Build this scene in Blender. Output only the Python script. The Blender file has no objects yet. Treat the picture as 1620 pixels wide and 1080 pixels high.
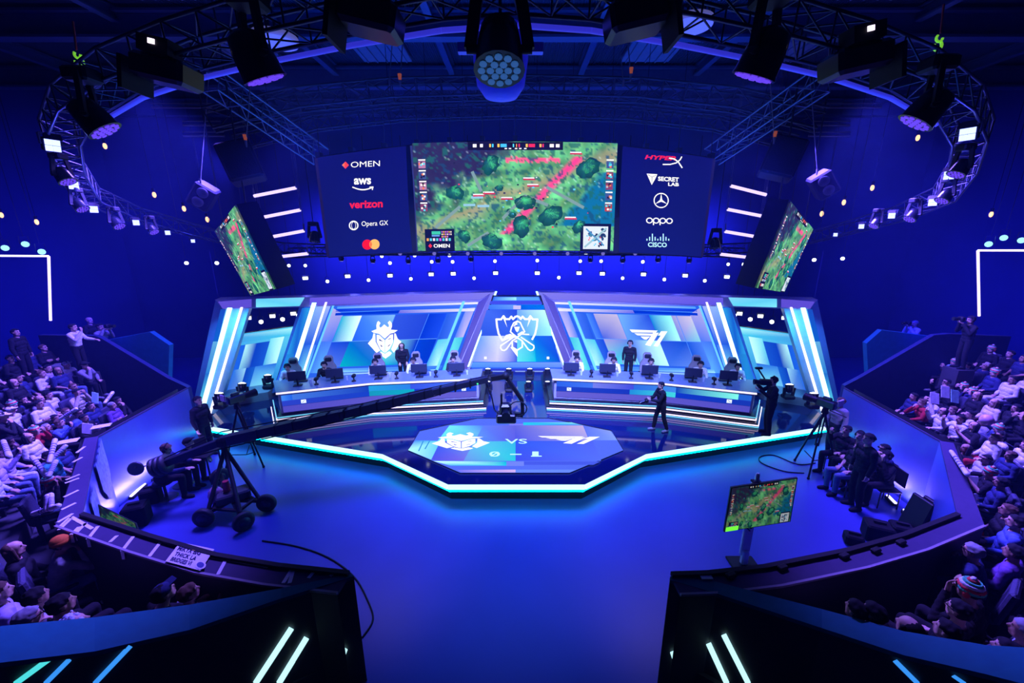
import bpy, math, random
import numpy as np
from mathutils import Vector, Matrix, noise
R = math.radians
rnd = random.Random(7)
sc = bpy.context.scene
COL = sc.collection

# ------------------------------------------------------------------ camera
F, TH, HC, CX, CY = 640.0, R(15), 5.9, 817.0, 540.0
cd = bpy.data.cameras.new('camera'); cam = bpy.data.objects.new('camera', cd); COL.objects.link(cam)
cd.sensor_width = 36; cd.lens = F/1620*36; cd.shift_x = -(CX-810)/1620; cd.clip_end = 200
cam.location = (0, 0, HC); cam.rotation_euler = (R(90)-TH, 0, 0)
sc.camera = cam
# ------------------------------------------------------------------ world, exposure
w = bpy.data.worlds.new('world'); sc.world = w; w.use_nodes = True
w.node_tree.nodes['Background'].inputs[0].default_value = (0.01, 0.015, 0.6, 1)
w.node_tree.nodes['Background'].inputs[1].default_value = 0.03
sc.view_settings.view_transform = 'Standard'; sc.view_settings.look = 'None'
sc.view_settings.exposure = 0; sc.view_settings.gamma = 1
try: sc.view_settings.use_curve_mapping = False
except Exception: pass
cy = sc.cycles
cy.max_bounces = 5; cy.diffuse_bounces = 2; cy.glossy_bounces = 3; cy.transmission_bounces = 2; cy.volume_bounces = 0
cy.caustics_reflective = False; cy.caustics_refractive = False
cy.sample_clamp_indirect = 3.0; cy.use_denoising = True

def light(kind, name, loc, to, color, power, size=1.0, size_y=None, spot=None, blend=.5, spread=None):
    ld = bpy.data.lights.new(name, kind); lo = bpy.data.objects.new(name, ld); COL.objects.link(lo)
    ld.color = color; ld.energy = power
    if kind == 'AREA':
        ld.size = size
        if size_y: ld.shape = 'RECTANGLE'; ld.size_y = size_y
        if spread: ld.spread = R(spread)
    else: ld.shadow_soft_size = size
    if kind == 'SPOT': ld.spot_size = R(spot); ld.spot_blend = blend
    lo.location = loc
    d = Vector(to)-Vector(loc); lo.rotation_euler = d.to_track_quat('-Z', 'Y').to_euler()
    return lo
BLUE = (.035, .03, 1.0); VIO = (.20, .10, 1.0); CYA = (.05, .5, 1.0)
# blue wash of the rig over the arena floor, the stands, the rear wall and the roof
light('AREA', 'floor_wash', (0, 11.2, 9.0), (0, 9.8, 0), (.02, .07, 1), 640, 9, 2.4, spread=62)
light('SPOT', 'pool_left', (-4.2, 9.5, 8.5), (-2.6, 6.9, 0), (.50, .36, 1), 950, .4, None, 30, 1)
light('SPOT', 'pool_right', (4.2, 9.5, 8.5), (2.6, 6.6, 0), (.50, .36, 1), 950, .4, None, 30, 1)
light('AREA', 'stand_wash_left', (-7.5, 10.5, 8.2), (-10.8, 6.6, 1.8), (.15, .09, 1), 1300, 2.0, 2.0, spread=85)
light('AREA', 'stand_wash_right', (7.5, 10.5, 8.2), (10.8, 6.6, 1.8), (.15, .09, 1), 1300, 2.0, 2.0, spread=85)
light('SPOT', 'front_stand_wash_left', (-4, 9.0, 8.0), (-6.4, 3.5, 1.4), (.17, .10, 1), 8500, .5, None, 46, .8)
light('SPOT', 'front_stand_wash_right', (4, 9.0, 8.0), (6.4, 3.5, 1.4), (.17, .10, 1), 8500, .5, None, 46, .8)
light('AREA', 'rear_wash', (0, 16.2, 6.6), (0, 19, 5.0), (.05, .05, 1), 1500, 18, .6, spread=120)
light('AREA', 'side_wash_left', (-11, 12.5, 5.2), (-16, 14, 3.6), (.01, .01, 1), 260, 4, 3, spread=120)
light('AREA', 'side_wash_right', (11, 12.5, 5.2), (16, 14, 3.6), (.01, .01, 1), 260, 4, 3, spread=120)
light('AREA', 'roof_glow', (0, 10, 6.8), (0, 10, 12), (.0, .10, 1), 420, 12, 9, spread=95)
for s_ in (-1, 1): light('AREA', 'added_ledge_fill', (s_*8.3, 11.8, 3.7), (s_*8.2, 12.6, .6), (.08, .42, 1), 60, .8, .8, spread=120)  # fill lights added above the side ledges to brighten them
light('AREA', 'stage_front_wash', (0, 7.0, 8.2), (0, 13.5, 1.2), (.22, .26, 1), 1300, 8, .8, spread=60)

# ------------------------------------------------------------------ pixel rays to places in the hall
CT, ST = math.cos(TH), math.sin(TH)
def ray(x, y):
    dx = (x-CX)/F; dy = (CY-y)/F
    return Vector((dx, CT+dy*ST, -ST+dy*CT))
CAMP = Vector((0, 0, HC))
def pz(x, y, z):
    d = ray(x, y); return CAMP + d*((z-HC)/d.z)
def py(x, y, D):
    d = ray(x, y); return CAMP + d*(D/d.y)
def ppl(x, y, p0, n, off=0.0):
    d = ray(x, y); n = Vector(n).normalized(); p0 = Vector(p0)+n*off
    return CAMP + d*((p0-CAMP).dot(n)/d.dot(n))

# ------------------------------------------------------------------ materials
def lin(c):
    return tuple((v/255/12.92 if v/255 <= .04045 else ((v/255+.055)/1.055)**2.4) for v in c)
def hexc(h): return lin(tuple(int(h[i:i+2], 16) for i in (0, 2, 4)))
MATS = {}
def mat(name, color, rough=.6, metal=0.0, emit=None, es=0.0, nz=0.15, scale=9.0, bump=0.0, spec=.5, wave=None):
    if name in MATS: return MATS[name]
    m = bpy.data.materials.new(name); m.use_nodes = True; nt = m.node_tree; b = nt.nodes['Principled BSDF']
    b.inputs['Roughness'].default_value = rough; b.inputs['Metallic'].default_value = metal
    b.inputs['Specular IOR Level'].default_value = spec
    c = (*color, 1)
    tc = nt.nodes.new('ShaderNodeTexCoord'); n = nt.nodes.new('ShaderNodeTexNoise'); n.inputs['Scale'].default_value = scale
    n.inputs['Detail'].default_value = 2
    nt.links.new(tc.outputs['Object'], n.inputs['Vector'])
    mx = nt.nodes.new('ShaderNodeMixRGB'); mx.inputs[1].default_value = tuple(v*(1-nz) for v in color)+(1,)
    mx.inputs[2].default_value = tuple(min(1, v*(1+nz)) for v in color)+(1,)
    nt.links.new(n.outputs['Fac'], mx.inputs[0]); nt.links.new(mx.outputs[0], b.inputs['Base Color'])
    if bump or wave:
        bp = nt.nodes.new('ShaderNodeBump'); bp.inputs['Strength'].default_value = bump or 1
        if wave:
            wv = nt.nodes.new('ShaderNodeTexWave'); wv.inputs['Scale'].default_value = wave; wv.bands_direction = 'X'
            nt.links.new(tc.outputs['Object'], wv.inputs['Vector']); nt.links.new(wv.outputs['Fac'], bp.inputs['Height'])
            bp.inputs['Distance'].default_value = .08
        else:
            nt.links.new(n.outputs['Fac'], bp.inputs['Height']); bp.inputs['Distance'].default_value = .02
        nt.links.new(bp.outputs[0], b.inputs['Normal'])
    if emit:
        b.inputs['Emission Color'].default_value = (*emit, 1); b.inputs['Emission Strength'].default_value = es
    MATS[name] = m; return m
def glow(name, color, s):
    return mat(name, tuple(v*.3 for v in color), .5, 0, color, s)
def led_mat():
    m = bpy.data.materials.new('led_display'); m.use_nodes = True; nt = m.node_tree; nt.nodes.clear()
    o = nt.nodes.new('ShaderNodeOutputMaterial'); e = nt.nodes.new('ShaderNodeEmission'); a = nt.nodes.new('ShaderNodeVertexColor')
    a.layer_name = 'col'; nt.links.new(a.outputs[0], e.inputs[0]); e.inputs[1].default_value = 1.22
    nt.links.new(e.outputs[0], o.inputs[0]); return m
LED = led_mat()
BLK = mat('matte_black', (.010, .010, .014), .55, spec=.25)
GLB = mat('gloss_black', (.008, .009, .014), .25)
DMET = mat('dark_metal', (.05, .05, .06), .35, .8)
ALU = mat('truss_aluminium', (.32, .33, .36), .35, .85)
ALD = mat('dark_truss', (.05, .055, .07), .45, .6)
WARM = glow('warm_bulb', (1.0, .55, .26), 1.8)
WHT = glow('white_light', (.86, .90, 1.0), 5)
LILAC = glow('lilac_tube', (.62, .50, 1.0), 1.6)
PURP = glow('purple_lens', (.16, .06, 1.0), .85)
PANEL = glow('blue_white_panel', (.36, .42, 1.0), 2.4)
CYBAR = glow('cyan_white_bar', (.45, .85, 1.0), 2.6)
LVBAR = glow('lavender_bar', (.80, .74, 1.0), 1.7)
CYDIM = glow('cyan_strip', (.16, .62, .85), 1.0)
STEP = glow('pink_white_strip', (.88, .72, 1.0), 1.5)
EDGE = glow('stage_edge_strip', (.55, .92, 1.0), 1.5)
SKIN = [mat('skin_light', (.62, .38, .29), .55), mat('skin_tan', (.42, .24, .17), .55), mat('skin_deep', (.17, .09, .06), .55)]
EYE = mat('eye_dark', (.02, .015, .015), .3)
LIP = mat('lip', (.34, .13, .12), .5)
TAPE = mat('white_tape', (.75, .72, .74), .6)

# ------------------------------------------------------------------ mesh building
class MB:
    def __init__(s): s.v = []; s.f = []; s.m = []; s.s = []
    def _add(s, vs, fs, mi=0, sm=False):
        o = len(s.v); s.v += [Vector(v) for v in vs]
        for f in fs: s.f.append([i+o for i in f]); s.m.append(mi); s.s.append(sm)
        return s
    def box(s, c, d, mi=0, M=None):
        c = Vector(c); vs = []
        for z in (-.5, .5):
            for x, y in ((-.5, -.5), (.5, -.5), (.5, .5), (-.5, .5)):
                p = Vector((x*d[0], y*d[1], z*d[2]))
                vs.append(c + (M @ p if M else p))
        return s._add(vs, [(3, 2, 1, 0), (4, 5, 6, 7), (0, 1, 5, 4), (1, 2, 6, 5), (2, 3, 7, 6), (3, 0, 4, 7)], mi)
    def bbox(s, c, d, bv=.01, mi=0, M=None):     # box with chamfered vertical and horizontal edges
        c = Vector(c); x, y, z = d[0]/2, d[1]/2, d[2]/2; b = min(bv, x*.9, y*.9, z*.9)
        def ring(h, xx, yy, e): return [(xx-e, -yy, h), (xx, -yy+e, h), (xx, yy-e, h), (xx-e, yy, h), (-xx+e, yy, h), (-xx, yy-e, h), (-xx, -yy+e, h), (-xx+e, -yy, h)]
        rs = ring(-z, x-b, y-b, b*.6)+ring(-z+b, x, y, b)+ring(z-b, x, y, b)+ring(z, x-b, y-b, b*.6)
        vs = [c + (M @ Vector(p) if M else Vector(p)) for p in rs]
        fs = [tuple(range(7, -1, -1)), tuple(range(24, 32))]
        for k in range(3):
            for i in range(8): j = (i+1) % 8; fs.append((k*8+i, k*8+j, k*8+8+j, k*8+8+i))
        return s._add(vs, fs, mi)
    def beam(s, p, q, w, h, mi=0, up=(0, 0, 1)):
        p = Vector(p); q = Vector(q); d = q-p; L = d.length
        if L < 1e-6: return s
        y = d/L; x = y.cross(Vector(up))
        if x.length < 1e-4: x = y.cross(Vector((1, 0, 0)))
        x.normalize(); z = x.cross(y)
        M = Matrix((x, y, z)).transposed()
        return s.box((p+q)/2, (w, L, h), mi, M)
    def tube(s, p, q, r1, r2=None, n=8, mi=0, cap=True, sm=True):
        p = Vector(p); q = Vector(q); r2 = r1 if r2 is None else r2; d = q-p
        if d.length < 1e-7: return s
        d.normalize(); a = d.orthogonal().normalized(); b = d.cross(a); vs = []
        for c, r in ((p, r1), (q, r2)):
            for i in range(n): t = 2*math.pi*i/n; vs.append(c+a*(r*math.cos(t))+b*(r*math.sin(t)))
        fs = [(i, (i+1) % n, n+(i+1) % n, n+i) for i in range(n)]
        s._add(vs, fs, mi, sm)
        if cap: s._add(vs[:n], [tuple(range(n-1, -1, -1))], mi); s._add(vs[n:], [tuple(range(n))], mi)
        return s
    def path(s, pts, r, n=6, mi=0):
        for a, b in zip(pts, pts[1:]): s.tube(a, b, r, r, n, mi)
        return s
    def sphere(s, c, r, n=12, mi=0, M=None):
        c = Vector(c); r = (r, r, r) if not hasattr(r, '__len__') else r; vs = []; h = n//2
        for i in range(h+1):
            a = math.pi*i/h
            for j in range(n):
                t = 2*math.pi*j/n
                p = Vector((r[0]*math.sin(a)*math.cos(t), r[1]*math.sin(a)*math.sin(t), r[2]*math.cos(a)))
                vs.append(c+(M @ p if M else p))
        fs = [(i*n+j, (i+1)*n+j, (i+1)*n+(j+1) % n, i*n+(j+1) % n) for i in range(h) for j in range(n)]
        return s._add(vs, fs, mi, True)
    def capsule(s, p, q, r1, r2=None, n=12, mi=0):
        r2 = r1 if r2 is None else r2
        s.sphere(p, r1, n, mi); s.sphere(q, r2, n, mi); return s.tube(p, q, r1, r2, n, mi)
    def lathe(s, prof, c=(0, 0, 0), n=16, mi=0, M=None):
        c = Vector(c); vs = []
        for r, z in prof:
            for j in range(n): t = 2*math.pi*j/n; p = Vector((r*math.cos(t), r*math.sin(t), z)); vs.append(c+(M @ p if M else p))
        fs = [(i*n+j, i*n+(j+1) % n, (i+1)*n+(j+1) % n, (i+1)*n+j) for i in range(len(prof)-1) for j in range(n)]
        s._add(vs, fs, mi, True)
        s._add(vs[:n], [tuple(range(n-1, -1, -1))], mi); return s._add(vs[-n:], [tuple(range(n))], mi)
    def prism(s, poly, ext, mi=0):
        poly = [Vector(p) for p in poly]; ext = Vector(ext); n = len(poly)
        vs = poly+[p+ext for p in poly]
        fs = [tuple(range(n-1, -1, -1)), tuple(range(n, 2*n))]+[(i, (i+1) % n, n+(i+1) % n, n+i) for i in range(n)]
        return s._add(vs, fs, mi)
    def poly(s, p, mi=0): return s._add(p, [tuple(range(len(p)))], mi)
    def mesh(s, name, mats, off=Vector((0, 0, 0))):
        me = bpy.data.meshes.new(name); me.from_pydata([v-off for v in s.v], [], s.f)
        for m in (mats if isinstance(mats, (list, tuple)) else [mats]): me.materials.append(m)
        me.polygons.foreach_set('material_index', s.m); me.polygons.foreach_set('use_smooth', s.s); me.update()
        return me
    def build(s, name, mats, parent=None, world=False):
        off = Vector((0, 0, 0))
        if parent is None:
            lo = [min(v[i] for v in s.v) for i in range(3)]; hi = [max(v[i] for v in s.v) for i in range(3)]
            off = Vector(((lo[0]+hi[0])/2, (lo[1]+hi[1])/2, lo[2]))
        elif world:
            q = parent
            while q: off = off+q.location; q = q.parent
        o = bpy.data.objects.new(name, s.mesh(name, mats, off)); COL.objects.link(o)
        if parent is None: o.location = off
        else: o.parent = parent
        return o
def tag(o, label=None, cat=None, group=None, kind=None):
    if label: o['label'] = label
    if cat: o['category'] = cat
    if group: o['group'] = group
    if kind: o['kind'] = kind
    return o
def thing(name, loc, label, cat, group=None, rz=0.0):
    o = bpy.data.objects.new(name, None); COL.objects.link(o); o.location = loc; o.rotation_euler = (0, 0, rz)
    o.empty_display_size = .2
    return tag(o, label, cat, group)
def copy_tree(o, parent=None):
    c = o.copy(); COL.objects.link(c); c.parent = parent
    for ch in o.children:
        copy_tree(ch, c)
    return c
def struct(mb, name, m): return tag(mb.build(name, m), kind='structure')

# LED display surfaces: patches with a colour at every corner (the picture the display shows)
class Scr:
    def __init__(s): s.v = []; s.f = []; s.c = []
    def add(s, pts, cols):
        o = len(s.v); s.v += [Vector(p) for p in pts]; s.f.append(list(range(o, o+len(pts))))
        if not isinstance(cols, list): cols = [cols]*len(pts)
        s.c += cols; return s
    def build(s, name, parent, mats=None):
        off = Vector((0, 0, 0)); q = parent
        while q: off = off+q.location; q = q.parent
        me = bpy.data.meshes.new(name); me.from_pydata([v-off for v in s.v], [], s.f); me.materials.append(mats or LED)
        a = me.color_attributes.new('col', 'FLOAT_COLOR', 'POINT')
        a.data.foreach_set('color', [x for c in s.c for x in (*c, 1)]); me.update()
        o = bpy.data.objects.new(name, me); COL.objects.link(o); o.parent = parent; return o
def bil(q, u, v):   # q = TL,TR,BR,BL in pixels, u to the right, v down
    return ((q[0][0]*(1-u)+q[1][0]*u)*(1-v)+(q[3][0]*(1-u)+q[2][0]*u)*v, (q[0][1]*(1-u)+q[1][1]*u)*(1-v)+(q[3][1]*(1-u)+q[2][1]*u)*v)
def patch(S, proj, q, uv, cols, layer):
    u0, v0, u1, v1 = uv
    c = cols if isinstance(cols, list) else [cols]*4
    S.add([proj(*bil(q, u, v), layer) for u, v in ((u0, v0), (u1, v0), (u1, v1), (u0, v1))], c)
TXT = {}
def text2d(t, bold=0.0):
    k = (t, bold)
    if k not in TXT:
        cu = bpy.data.curves.new('t', 'FONT'); cu.body = t; cu.size = 1; cu.offset = bold; cu.resolution_u = 3
        ob = bpy.data.objects.new('t', cu); COL.objects.link(ob)
        dg = bpy.context.evaluated_depsgraph_get(); me = bpy.data.meshes.new_from_object(ob.evaluated_get(dg))
        vs = [(v.co.x, v.co.y) for v in me.vertices]; fs = [tuple(p.vertices) for p in me.polygons]
        bpy.data.objects.remove(ob); bpy.data.curves.remove(cu); bpy.data.meshes.remove(me)
        x0 = min(v[0] for v in vs); x1 = max(v[0] for v in vs); y0 = min(v[1] for v in vs); y1 = max(v[1] for v in vs)
        TXT[k] = ([((x-x0)/(x1-x0), (y-y0)/(y1-y0)) for x, y in vs], fs)
    return TXT[k]
def stext(S, fn, t, q, col, bold=0.0):   # fn maps a pixel to a point; q = TL,TR,BR,BL of the lettering
    vs, fs = text2d(t, bold); o = len(S.v)
    S.v += [fn(*bil(q, x, 1-y)) for x, y in vs]; S.c += [col]*len(vs)
    S.f += [[i+o for i in f] for f in fs]
def rectq(x0, y0, x1, y1, slope=0.0, shear=0.0):   # slope: px down per px right; shear: px right at the top
    return [(x0+shear, y0), (x1+shear, y0+slope*(x1-x0)), (x1, y1+slope*(x1-x0)), (x0, y1)]
def spoly(S, fn, pts, col): S.add([fn(x, y) for x, y in pts], col)
def sline(S, fn, pts, w, col, closed=False):
    pts = list(pts)+([pts[0]] if closed else [])
    for (ax, ay), (bx, by) in zip(pts, pts[1:]):
        L = math.hypot(bx-ax, by-ay) or 1; nx, ny = -(by-ay)/L*w/2, (bx-ax)/L*w/2; ex, ey = (bx-ax)/L*w*.3, (by-ay)/L*w*.3
        S.add([fn(ax+nx-ex, ay+ny-ey), fn(bx+nx+ex, by+ny+ey), fn(bx-nx+ex, by-ny+ey), fn(ax-nx-ex, ay-ny-ey)], col)
def sring(S, fn, cx, cy_, r0, r1, col, n=24, asp=1.0):
    for i in range(n):
        a, b = 2*math.pi*i/n, 2*math.pi*(i+1)/n
        P = lambda r, t: fn(cx+r*math.cos(t)*asp, cy_+r*math.sin(t))
        if r0 <= 0: S.add([fn(cx, cy_), P(r1, a), P(r1, b)], col)
        else: S.add([P(r0, a), P(r1, a), P(r1, b), P(r0, b)], col)

# ------------------------------------------------------------------ the hall
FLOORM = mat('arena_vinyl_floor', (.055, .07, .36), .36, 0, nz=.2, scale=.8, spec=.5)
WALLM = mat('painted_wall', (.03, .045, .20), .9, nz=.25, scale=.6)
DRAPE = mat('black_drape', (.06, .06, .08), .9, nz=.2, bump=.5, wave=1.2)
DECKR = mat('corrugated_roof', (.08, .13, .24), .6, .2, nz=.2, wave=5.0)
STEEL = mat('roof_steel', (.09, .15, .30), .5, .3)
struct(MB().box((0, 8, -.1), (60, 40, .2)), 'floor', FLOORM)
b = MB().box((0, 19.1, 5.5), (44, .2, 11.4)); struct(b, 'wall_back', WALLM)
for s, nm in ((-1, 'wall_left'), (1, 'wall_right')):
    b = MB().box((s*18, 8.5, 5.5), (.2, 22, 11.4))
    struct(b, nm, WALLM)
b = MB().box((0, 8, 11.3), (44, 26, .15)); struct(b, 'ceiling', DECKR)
n = 0
for y in (4.6, 8.1, 11.6, 15.1, 18.4):
    n += 1; b = MB()
    b.box((0, y, 11.1), (40, .3, .06)).box((0, y, 10.55), (40, .3, .06)).box((0, y, 10.8), (40, .05, .5)); struct(b, 'trim_%d' % n, STEEL)
for x in (-14.5, -9.8, -5.9, -2.1, 2.1, 5.9, 9.8, 14.5):
    n += 1; b = MB(); b.box((x, 10, 11.17), (.18, 22, .05)).box((x, 10, 10.9), (.18, 22, .05)).box((x, 10, 11.03), (.04, 22, .25)); struct(b, 'trim_%d' % n, STEEL)
SKY = mat('translucent_roof_panel', (.22, .30, .42), .5)
k = 0
for y in (6.3, 9.8, 13.3):
    for x in (-7.9, -4, 4, 7.9):
        k += 1
        p = MB().bbox((x, y, 11.1), (1.5, 2.3, .1), .02)
        for i in range(5): p.box((x-.6+.3*i, y, 11.03), (.03, 2.2, .05))
        tag(p.build('roof_panel', SKY), 'pale ribbed panel set between the dark roof beams above the stage', 'roof panel', 'pale panels in the roof')
# ------------------------------------------------------------------ stage
SP = [pz(318, 672, .5), pz(605, 718, .5), pz(709, 766, .5), pz(925, 766, .5), pz(1022, 718, .5), pz(1320, 672, .5)]
BACK = [Vector((10.4, 16.8, .5)), Vector((-10.4, 16.8, .5))]
def mx(p): return Vector((-p[0], *p[1:]))
st = thing('stage', (0, 11, 0), 'low glossy black show stage with a bright cyan light strip along its angled front edge', 'stage')
b = MB(); b.prism([Vector((p.x, p.y, .42)) for p in SP+BACK], (0, 0, .08)); b.build('deck', mat('stage_gloss', (.006, .012, .07), .07, 0, nz=.1, spec=.7), st, True)
b = MB(); cen = Vector((0, 13, 0))
inn = [Vector((p.x*.985, p.y+.18, 0)) for p in SP+BACK]; b.prism(inn, (0, 0, .41)); b.build('skirt', BLK, st, True)
b = MB()
for p, q in zip(SP, SP[1:]):
    d = (q-p).normalized(); nrm = Vector((d.y, -d.x, 0)); b.beam(p+nrm*.02-Vector((0, 0, .055)), q+nrm*.02-Vector((0, 0, .055)), .05, .10)
b.build('edge_light_strip', EDGE, st, True)
b = MB()
for p, q in zip(SP, SP[1:]):
    d = (q-p).normalized(); nrm = Vector((-d.y, d.x, 0)); b.beam(p+nrm*.06-Vector((0, 0, .2)), q+nrm*.06-Vector((0, 0, .2)), .02, .05)
b.build('added_glow_strip', glow('added_teal_glow', (0, .55, .75), 14.0), st, True)  # strip added under the lip to cast the edge's teal glow on the floor
# side ledges under the portals
for s, nm in ((-1, 'left'), (1, 'right')):
    P = [Vector((s*9.5, 11.95, .5)), Vector((s*10.0, 13.6, .5)), Vector((s*8.3, 14.9, .5)), Vector((s*8.3, 12.6, .5))]
    if s > 0: P = P[::-1]
    t = MB().prism(P, (0, 0, .28))
    tag(t.build('stage_ledge', mat('ledge_grey', (.30, .33, .38), .5)), 'low grey ledge carrying lights under the %s portal of the stage wall' % nm, 'ledge')

# ------------------------------------------------------------------ display contents
c = lin
def g2(): return [[(465,455),(505,495),(480,540),(490,580),(520,575),(575,520),(640,575),(665,560),(665,530),(640,490),(680,450),(720,500),(722,560),(700,620),(830,630),(760,680),(690,695),(585,790),(480,700),(375,680),(330,650),(430,610),(425,540),(440,480)],
    [(370,690),(405,700),(412,850),(500,1010),(430,1060),(265,880),(350,780)], [(765,690),(790,690),(830,790),(900,850),(755,1055),(705,990),(760,850)],
    [(430,715),(480,720),(583,815),(583,1060),(500,990),(432,850)], [(593,815),(690,715),(742,705),(742,860),(680,980),(593,1060)],
    [(470,1070),(510,1030),(588,1075),(670,1025),(720,1060),(690,1100),(600,1165),(520,1110)]]
G2E = [[(475,790),(540,835),(560,850),(480,825)], [(500,890),(545,940),(515,945)], [(700,775),(650,800),(655,810),(700,790)], [(640,930),(690,890),(690,905),(650,940)]]
def t1(): return [[(588,243),(722,247),(712,257),(600,256)], [(610,260),(700,262),(690,271),(626,270)], [(640,275),(686,275),(668,290),(656,288)],
    [(700,257),(727,257),(687,320),(662,314)], [(738,250),(768,250),(722,322),(702,319),(736,270),(722,270)]]
def logo(S, fn, polys, bb, q, col):
    for P in polys: S.add([fn(*bil(q, (x-bb[0])/(bb[2]-bb[0]), (y-bb[1])/(bb[3]-bb[1]))) for x, y in P], col)
W_ = (1.0, 1.0, 1.0)
def nzf(x, y, s): return noise.fractal(Vector((x*s, y*s, 3.1)), 1.0, 2.0, 3)
def game(u, v, dim=1.0, seed=0):
    n1 = nzf(u*1.8+seed, v, 6); n2 = nzf(u*1.8+9+seed, v, 16); n3 = nzf(u*1.8+20+seed, v, 3)
    col = Vector((72, 140, 92))*(1+.45*n1)+Vector((40, 10, 0))*max(0, n2)*2
    path = abs(v-(.85-.75*u)+.12*n3)
    if path < .11: col = col.lerp(Vector((150, 120, 95)), .75*(1-path/.11))
    d = (u*.9+v*.72)+.14*n1
    if d < .56: col = col.lerp(Vector((34, 24, 60)), min(.93, (.56-d)*6))
    lake = (u-.86)*1.4+(v-.5)*.6+.1*n1
    if u > .66 and .28 < v < .78 and lake > -.08: col = col.lerp(Vector((10, 90, 130)), min(1, (lake+.08)*9))
    pk = abs((u-.76)+(v-.25)*.52)
    if .14 < v < .85 and pk < .035 and (v < .55 or v > .6): col = col.lerp(Vector((235, 40, 120)), .9*(1-pk/.035)**.5)
    pk = abs(v-.165+.02*n2)
    if .45 < u < .72 and pk < .022: col = col.lerp(Vector((240, 60, 120)), .8)
    if n2 > .33: col = col.lerp(Vector((25, 85, 75)), .8)
    if n2 < -.36: col = col.lerp(Vector((20, 60, 90)), .7)
    if nzf(u*1.8+40, v, 30) > .62: col = col.lerp(Vector((170, 200, 190)), .5)
    col *= 1.2
    return tuple(max(0.0, x)*dim for x in lin((min(255, max(0, col.x)), min(255, max(0, col.y)), min(255, max(0, col.z)))))
def game_screen(S, fn, q, nx=90, ny=48, dim=1.0, seed=0, hud=True):
    o = len(S.v)
    for j in range(ny+1):
        for i in range(nx+1):
            u, v = i/nx, j/ny; S.v.append(fn(*bil(q, u, v))); S.c.append(game(u, v, dim, seed))
    for j in range(ny):
        for i in range(nx): a = o+j*(nx+1)+i; S.f.append([a, a+1, a+nx+2, a+nx+1])
    r2 = random.Random(5+seed); f2 = lambda x, y: fn(x, y, 1); f3 = lambda x, y: fn(x, y, 2)
    def rect(u0, v0, u1, v1, col, f=f2): S.add([f(*bil(q, a, b_)) for a, b_ in ((u0, v0), (u1, v0), (u1, v1), (u0, v1))], tuple(x*dim for x in col))
    def blob(u, v, r, col, asp=.56, k=11, f2=f2):
        pts = []
        k = 26; ph = r2.uniform(0, 6)
        for i in range(k): t = 2*math.pi*i/k; rr = r*(.72+.16*math.sin(2*t+ph)+.06*math.sin(7*t+2*ph)+.16*r2.random()); pts.append(f2(*bil(q, u+rr*asp*math.cos(t), v+rr*math.sin(t))))
        cc_ = f2(*bil(q, u-r*.12, v-r*.2)); rim = [tuple(x*dim*r2.uniform(.35, 1.0) for x in col) for _ in pts]; hi = tuple(x*dim*1.7 for x in col)
        for i in range(k): S.add([cc_, pts[i], pts[(i+1) % k]], [hi, rim[i], rim[(i+1) % k]])
    for u, v, r in ((.38, .21, .10), (.20, .47, .09), (.55, .56, .10), (.68, .68, .12), (.53, .78, .11), (.86, .24, .12), (.42, .43, .04), (.24, .87, .07), (.38, .92, .10), (.82, .78, .07), (.48, .66, .05)):
        blob(u, v, r, c((20, 80, 80))); blob(u+.005, v-.02, r*.6, c((60, 170, 110)))
    for u0, v0, u1, v1 in ((.29, .28, .33, .45), (.44, .70, .55, .50), (.66, .42, .84, .60), (.10, .78, .22, .60), (.55, .5, .66, .58), (.26, .95, .36, .84)):
        a, b_ = bil(q, u0, v0), bil(q, u1, v1); sline(S, f2, [a, b_], 5*(q[1][0]-q[0][0])/330, tuple(x*dim for x in c((120, 150, 150))))
    if not hud: return
    for i in range(46):
        u, v = r2.gauss(.5, .2), r2.gauss(.5, .2)
        if .08 < u < .92 and .16 < v < .9:
            col = r2.choice([(240, 240, 245), (230, 50, 70), (90, 200, 255), (255, 190, 120), (30, 30, 60), (120, 120, 140)]); s_ = r2.uniform(.004, .012)
            rect(u, v, u+s_, v+s_*1.4, c(col))
    for u, v in ((.54, .34), (.56, .40), (.43, .52), (.34, .47), (.77, .10), (.75, .70), (.29, .49)):
        rect(u, v-.012, u+.055, v, c((235, 235, 240)), f2); rect(u, v, u+.06, v+.014, c((200, 40, 70)), f3)
    for u, v in ((.24, .57), (.31, .58), (.28, .5)): rect(u, v, u+.06, v+.022, c((140, 190, 215)), f3)
    rect(.27, .0, .735, .075, c((18, 14, 30)), f2)
    for u, w_, col in ((.295, .018, W_), (.33, .014, W_), (.375, .008, c((255, 200, 80))), (.388, .008, c((70, 200, 255))), (.415, .01, c((255, 200, 80))), (.43, .03, c((70, 190, 255))), (.49, .006, c((90, 220, 255))), (.506, .004, c((255, 160, 80))), (.518, .006, c((240, 50, 90))), (.553, .01, c((255, 190, 80))), (.568, .03, c((240, 40, 80))), (.62, .01, c((255, 180, 90))), (.635, .006, c((240, 50, 90))), (.67, .02, W_), (.70, .018, W_)):
        rect(u, .02, u+w_, .05, col, f3)
    for u in (.45, .47, .50, .52, .545): rect(u, .058, u+.012, .068, W_, f3)
    for k_ in range(5):
        for u in (.025, .95):
            v = .17+k_*.1
            rect(u, v, u+.035, v+.065, c(r2.choice([(180, 60, 50), (60, 80, 140), (180, 120, 160), (130, 60, 90)])), f2)
            for _ in range(5):
                a, b_ = r2.uniform(0, .024), r2.uniform(0, .045); rect(u+a, v+b_, u+a+.01, v+b_+.018, c(r2.choice([(250, 240, 230), (240, 120, 60), (80, 210, 230), (30, 20, 40)])), f3)
            rect(u, v-.018, u+.035, v-.006, W_, f3)
    rect(.04, .8, .19, 1.0, c((14, 16, 52)), f2)
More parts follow.
